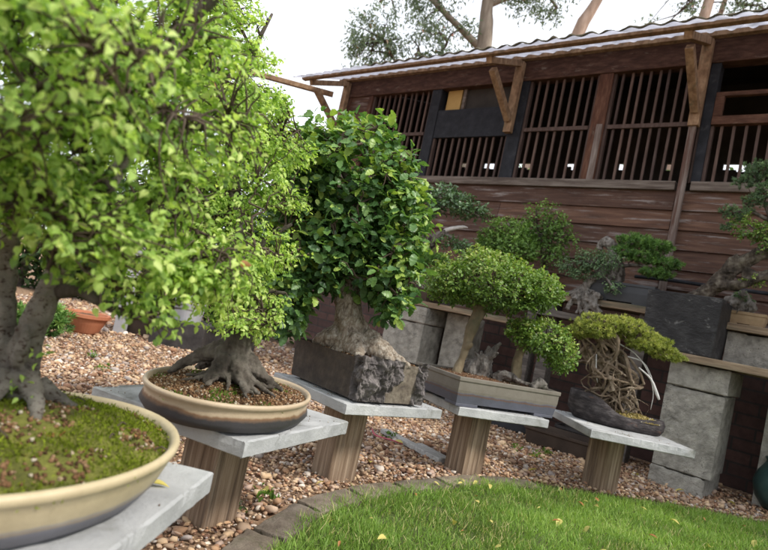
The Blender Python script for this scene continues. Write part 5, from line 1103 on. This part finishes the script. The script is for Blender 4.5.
# hatch rails in the right bay
g = Geo(); g.box(-.984, -.001, SD - .012, SD + .04, 2.286, 2.345, .75); g.build('hatch_rail', M['frame'], t, bevel=.003)
g = Geo(); g.box(-.984, -.001, SD - .006, SD + .03, 2.485, 2.515, .65); g.build('hatch_rail', M['frame'], t, bevel=.003)
g = Geo(); g.box(-.984, -.93, SD - .010, SD + .03, 2.346, 2.484, .75); g.build('hatch_jamb', M['frame'], t, bevel=.003)
# weathered batten down the boards
g = Geo(); g.bar((-1.085, SD - .045, 1.00), (-1.082, SD - .045, 2.27), .045, .035, up=(0, 1, 0), t=.6); g.build('cover_batten', M['sill_v'], t, bevel=.003)
# brackets carrying the eaves
EZ = lambda D: 2.945 + (D - 4.2) * .42          # underside of the roof sheet
for sB in (-4.52, -2.49, -1.078, .35, 1.7):
    b = Geo(); b.bar((sB, SD - .055, 2.26 if sB > -4 else 2.05), (sB, SD - .055, 2.87), .068, .05, up=(0, 1, 0)); br = b.build('bracket', M['bracket'], t, bevel=.003)
    a = Geo(); a.bar((sB, SD - .082, EZ(4.12) - .062), (sB, 3.66, EZ(3.66) - .058), .05, .05, up=(0, 0, 1)); a.build('arm', M['bracket'], br, base=t['_b'], bevel=.003)
    c = Geo(); c.bar((sB, SD - .085, 2.36), (sB, 3.74, EZ(3.74) - .125), .05, .055, up=(0, 0, 1)); c.build('brace', M['bracket'], br, base=t['_b'], bevel=.003)
# eaves timbers and the corrugated sheet
for D, h, nm in ((3.645, .024, 'front_batten'), (4.14, .034, 'wall_plate')):
    g = Geo(); g.bar((SX0 - .07, D, EZ(D) - h / 2 - .002), (SX1, D, EZ(D) - h / 2 - .002), .05, h, up=(0, 0, 1)); g.build(nm, M['bracket'], t, bevel=.003)
g = Geo(); ns = 620; Ds = [3.50, 3.56, 3.75, 4.0, 4.2, 5.0, 6.2]
S_ = np.linspace(SX0 - .09, SX1, ns); wav = .017 * np.cos(S_ * 2 * pi / .126) + .004 * np.sin(S_ * 3.1)
V = np.vstack([np.column_stack([S_, np.full(ns, D) + (.006 * np.sin(S_ * 5.3) if D < 3.51 else 0), EZ(D) + .012 + wav * (.5 + .5 * (D > 3.9))]) for D in Ds])
g.add(V, [(i * ns + j, i * ns + j + 1, (i + 1) * ns + j + 1, (i + 1) * ns + j) for i in range(len(Ds) - 1) for j in range(ns - 1)])
rf = g.build('roof', M['sheet'], t, smooth=True)
g = Geo(); n = 900; S2 = np.linspace(SX0 + .9, SX1, n)
hh = np.array([max(.001, .010 + .014 * mnoise.noise(Vector((s * 5, 0, 1))) + .014 * mnoise.noise(Vector((s * 25, 0, 2)))) for s in S2]); cw = .017 * np.cos(S2 * 2 * pi / .126) * .5
rings = [np.column_stack([np.full(4, s), [3.492, 3.496, 3.516, 3.52], [EZ(3.492) + .013 + w, EZ(3.496) + .014 + w + q * .9, EZ(3.516) + .014 + w + q * .8, EZ(3.52) + .013 + w]]) for s, q, w in zip(S2, hh, cw)]
g.loft(rings, True, True); g.build('roof_moss', M['roofmoss'], rf, smooth=True, base=t['_b'])
# inside: ceiling, floor, back wall with a broken band of windows, ends
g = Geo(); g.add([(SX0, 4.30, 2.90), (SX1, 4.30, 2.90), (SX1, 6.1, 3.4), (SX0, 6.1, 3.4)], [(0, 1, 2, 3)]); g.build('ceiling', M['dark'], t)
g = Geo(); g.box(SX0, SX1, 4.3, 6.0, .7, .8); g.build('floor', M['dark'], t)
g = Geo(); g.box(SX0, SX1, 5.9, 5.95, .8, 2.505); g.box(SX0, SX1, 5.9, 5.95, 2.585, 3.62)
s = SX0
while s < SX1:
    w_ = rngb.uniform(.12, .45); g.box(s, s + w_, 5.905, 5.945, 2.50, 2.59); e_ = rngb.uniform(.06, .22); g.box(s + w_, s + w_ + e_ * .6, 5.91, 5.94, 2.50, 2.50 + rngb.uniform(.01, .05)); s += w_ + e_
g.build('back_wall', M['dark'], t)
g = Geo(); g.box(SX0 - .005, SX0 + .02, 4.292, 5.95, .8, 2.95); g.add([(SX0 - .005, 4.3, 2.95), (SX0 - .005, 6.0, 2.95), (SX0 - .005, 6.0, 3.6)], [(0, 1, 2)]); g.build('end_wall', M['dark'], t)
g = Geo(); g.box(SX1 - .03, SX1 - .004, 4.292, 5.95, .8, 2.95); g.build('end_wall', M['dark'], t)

# rail running from the shed corner to a post on the left
a = np.array((-.86, 6.21)); 
t = thing('fence_rail', 'thin weathered rail running left from the shed corner at eaves height', 'rail', (-2.4, 5.9, 0))
g = Geo(); g.bar((-.93, 6.10, 2.72), (-4.2, 5.55, 2.72), .05, .05); g.build('rail', M['bracket'], t, bevel=.004)
g = Geo(); g.box(-4.25, -4.15, 5.5, 5.6, 0, 2.677); g.build('post', M['bracket'], t, bevel=.004)

# ------------------------------------------------------------------ far planting
def hedge():
    t = thing('hedge', 'dark evergreen hedge beyond the gravel behind the elm bonsai', 'hedge', (-3.4, 6.6, 0))
    bl = [(x, 6.6 + .2 * sin(x * 3), .75, .55, .45, .85 + .12 * sin(x * 5)) for x in np.arange(-6.6, -.9, .42)]
    p, out = blob_points(bl, 26000, .6, .3, 2); p = p[p[:, 2] > .02]; n = len(p)
    V, F, T = scatter(*leaf_t(.5, .1, .1, 0), p, rng.normal(size=(n, 3)) + [0, 0, -.2], rng.normal(size=(n, 3)) * .6 + [0, -.5, .6], rng.uniform(.06, .12, n), np.clip(.5 + rng.normal(size=n) * .25, 0, 1))
    fastmesh('foliage', V, F, T, M['leaf_hedge'], t)
    g = Geo()
    for x in np.arange(-6.5, -1, .5): g.tube([(x, 6.6, 0), (x + .03, 6.6, .4), (x - .02, 6.58, .9)], [.05, .04, .02], 7, .2, x)
    g.build('stems', M['bark_dark'], t)
hedge()

t = thing('hedge', 'green hedge behind the shed glimpsed through its low back windows', 'hedge', (4, 6.5, 0))
bl = [W(a, 8.2, 1.7) + (.5, .5, 1.62 + .12 * sin(a * 4)) for a in np.arange(-5.5, 2.5, .5)]
p, out = blob_points(bl, 5200, .8, .15, 4); n = len(p)
V, F, T = scatter(*leaf_t(.5, .1, .1, 0), p, rng.normal(size=(n, 3)), rng.normal(size=(n, 3)), rng.uniform(.08, .16, n), rng.random(n)); fastmesh('foliage', V, F, T, M['leaf_bush'], t)

def far_tree(label, trunks, blobs, n, leafsize, bmat, seed, lo=.1):
    b0 = trunks[0][0][0]
    t = thing('eucalyptus_tree', label, 'tree', b0, 'tall trees beyond the shed')
    g = Geo()
    for P, r in trunks: g.tube(P, np.linspace(r, r * .35, len(P)), 12, .15, seed)
    g.build('trunk', bmat, t, smooth=True)
    anchors = limb_pts([P[1:] for P, r in trunks], .2)
    p, out = blob_points(blobs, n, lo, .4, seed); n = len(p); per = 16
    pp = np.repeat(p, per, 0) + rng.normal(size=(n * per, 3)) * .085
    V, F, T = scatter(*leaf_t(.32, .05, .15, 0), pp, rng.normal(size=(n * per, 3)) * .7 + [0, 0, -.7], rng.normal(size=(n * per, 3)), leafsize * rng.uniform(.6, 1.3, n * per), np.clip(.45 + rng.normal(size=n * per) * .22, 0, 1))
    fastmesh('crown', V, F, T, M['leaf_euc'], t)
    twigs(t, anchors, p, M['twig'], .022, .006, 'branches', min(n, 130), .05)
far_tree('tall grey-green tree with brown trunk behind the middle of the shed roof', [([(1.35, 12, 0), (1.2, 12, 4), (1.05, 12, 6.6), (.93, 12, 7.4), (.85, 12, 9.5)], .24), ([(1.1, 12, 6.3), (.2, 12, 6.9), (-.7, 12, 7.4), (-1.3, 12, 6.9)], .08), ([(.93, 12, 7.3), (1.9, 12, 7.9), (2.4, 12, 7.6)], .07)],
         [(-.15, 12, 6.5, .55, .5, .75), (-.55, 12, 7.2, .6, .5, .5), (-.9, 12, 5.95, .35, .4, .5), (.15, 12, 7.7, .6, .5, .35), (1.75, 12, 7.75, .55, .5, .45), (2.2, 12, 7.45, .4, .4, .25), (1.3, 12, 8.4, 1.3, 1, .7), (-1.3, 12, 6.3, .5, .4, .55), (-1.55, 12, 5.85, .35, .3, .35), (-1.1, 12, 5.5, .35, .3, .3), (.6, 12, 6.7, .3, .3, .3), (.2, 12, 5.9, .5, .4, .3)], 700, .10, M['eucgrey'], 3)
far_tree('smooth pinkish trunk leaning right above the shed roof', [([(2.2, 12.4, 0), (2.6, 12.3, 4), (2.93, 12.1, 7.0), (3.22, 12, 7.95), (3.7, 12, 9.6)], .20)], [(3.9, 12, 9.7, 1.3, 1, .7), (2.75, 12, 8.05, .2, .2, .2)], 120, .10, M['eucbark'], 5)
far_tree('pair of trunks above the shed roof at the upper right', [([(5.2, 12, 0), (5.4, 12, 4), (5.5, 12, 8.0), (5.75, 12, 9.6)], .20), ([(5.95, 12.3, 0), (5.9, 12.3, 4), (5.95, 12.3, 8.2), (6.3, 12.2, 9.8)], .10)], [(5.15, 12, 8.25, .35, .3, .25), (6.3, 12, 8.5, .6, .4, .3), (5.8, 12, 9.8, 1.4, 1, .6), (4.5, 12, 7.75, .3, .3, .1)], 190, .10, M['eucbark'], 8)

# ------------------------------------------------------------------ small litter
def fallen(n, mat, lab, grp, size, seed, lawn=True, pts=None):
    r = np.random.default_rng(seed); me = None; k = 0
    tv, tf = leaf_t(.5, .12, .3, 2); 
    while k < n:
        if pts is not None: x, y = pts[k]
        else:
            x, y = r.uniform(-.1, 2.2), r.uniform(1.5, 2.8)
            if lawn and edge_dist(np.array([(x, y)]))[0] < .06: continue
        if me is None:
            g = Geo(); g.add(tv * [1, 1, 1], [tuple(q) for f in tf for q in f.tolist()], r.random()); o = g.build('fallen_leaf', mat, None, smooth=True); me = o.data
        else:
            o = bpy.data.objects.new('fallen_leaf', me); C.objects.link(o)
        s = size * r.uniform(.45, 1.4); o.scale = (s * r.uniform(.7, 1.1), s, s)
        o.location = (x, y, .029 if lawn else .026); o.rotation_euler = (r.normal() * .35, r.normal() * .35, r.uniform(0, 6.28)); tag(o, lab, 'leaf', grp); k += 1
fallen(46, M['fallen_yellow'], 'small yellow leaf lying on the lawn grass', 'yellow leaves fallen on the lawn', .034, 2)
fallen(24, M['fallen_brown'], 'small brown leaf lying on the lawn grass', 'brown leaves fallen on the lawn', .027, 5)
fallen(14, M['fallen_yellow'], 'small yellow leaf lying among the gravel stones', 'yellow leaves fallen on the gravel', .04, 6, False, [(-.05, 1.95), (.1, 2.3), (.25, 2.75), (.7, 3.0), (.95, 3.1), (.6, 2.8), (.9, 2.8), (1.4, 3.1), (1.75, 3.05), (1.95, 3.0), (-.2, 1.75), (-.1, 2.5), (.05, 2.6), (1.55, 3.2)])
g = Geo(); tv, tf = leaf_t(.34, .15, .25, 2); g.add(tv, [tuple(q) for f in tf for q in f.tolist()], .4); o = g.build('fallen_leaf', M['fallen_yellow'], smooth=True); o.scale = (.03,) * 3; o.location = (-.268, .855, ST + .004); o.rotation_euler = (.1, .2, -1.2); tag(o, 'curled yellow leaf lying on the nearest slab beside the cream pot', 'leaf')
wp = [(-.27, 1.60), (-.2, 1.72), (-.06, 2.42), (.2, 2.85), (.9, 3.25), (1.0, 3.15), (-1.5, 3.3), (-1.3, 3.0), (-.3, 1.65), (1.1, 3.3)]
for i, (x, y) in enumerate(wp):
    n = 26; q = np.column_stack([x + rng.normal(size=n) * .018, y + rng.normal(size=n) * .018, .018 + rng.random(n) * .022])
    V, F, T = scatter(*leaf_t(.5, .1, .2, 1), q, rng.normal(size=(n, 3)) + [0, 0, .5], rng.normal(size=(n, 3)) * .4 + [0, 0, 1], rng.uniform(.012, .026, n), rng.random(n))
    o = fastmesh('weed', V - [x, y, 0], F, T, M['weedleaf']); o.location = (x, y, 0); tag(o, 'little green weed growing among the gravel stones', 'weed', 'weeds growing in the gravel')

# ------------------------------------------------------------------ light, sky, camera
w = bpy.data.worlds.new('World'); bpy.context.scene.world = w; w.use_nodes = True
nt = w.node_tree; bg = nt.nodes['Background']
el, az = radians(50), radians(118)            # sun height; azimuth east of the viewing direction (towards the right)
sky = nd(nt, 'ShaderNodeTexSky', sky_type='NISHITA'); sky.sun_disc = False; sky.sun_elevation = el; sky.sun_rotation = az
tc = nd(nt, 'ShaderNodeTexCoord')
cl = ramp(nt, noise_tex(nt, tc.outputs['Generated'], 2.2, 6, .55), [(.3, (.78, .80, .84)), (.6, (1, 1, 1))])
cl2 = mixc(nt, 1.0, cl, (11.5, 11.7, 12.2), 'MULTIPLY')
nt.links.new(mixc(nt, .82, sky.outputs[0], cl2), bg.inputs[0]); bg.inputs[1].default_value = .142
L = bpy.data.lights.new('sun', 'SUN'); L.energy = 4.0; L.angle = radians(10); L.color = (1, .95, .87)
so_ = bpy.data.objects.new('sun', L); C.objects.link(so_)
d = Vector((sin(az) * cos(el), cos(az) * cos(el), sin(el))); so_.rotation_euler = d.to_track_quat('Z', 'Y').to_euler()

R0, TH, F0 = radians(12.07), radians(3.09), 583.0
cam = bpy.data.cameras.new('camera'); co = bpy.data.objects.new('camera', cam); C.objects.link(co)
cam.sensor_width = 36; cam.lens = 36 * F0 / 768; cam.clip_end = 400; cam.clip_start = .02
right = Vector((1, 0, 0)); up = Vector((0, -sin(TH), cos(TH))); fw = Vector((0, cos(TH), sin(TH)))
cx_ = right * cos(R0) + up * sin(R0); cy_ = up * cos(R0) - right * sin(R0); cz_ = -fw
co.matrix_world = Matrix(((cx_[0], cy_[0], cz_[0], 0), (cx_[1], cy_[1], cz_[1], 0), (cx_[2], cy_[2], cz_[2], H), (0, 0, 0, 1)))
cam.dof.use_dof = True; cam.dof.focus_distance = 1.8; cam.dof.aperture_fstop = 5.6
sc = bpy.context.scene; sc.camera = co
sc.view_settings.view_transform = 'Standard'; sc.view_settings.look = 'None'; sc.view_settings.exposure = 0
sc.render.engine = 'CYCLES'; sc.cycles.use_denoising = True
for o in bpy.data.objects:
    if '_b' in o: del o['_b']
for o in bpy.data.objects:
    if o.parent and o.name.split('.')[0] in ('soil_crumbs', 'stray_soil', 'moss_crumbs', 'moss', 'weeds', 'twigs'): o['kind'] = 'stuff'
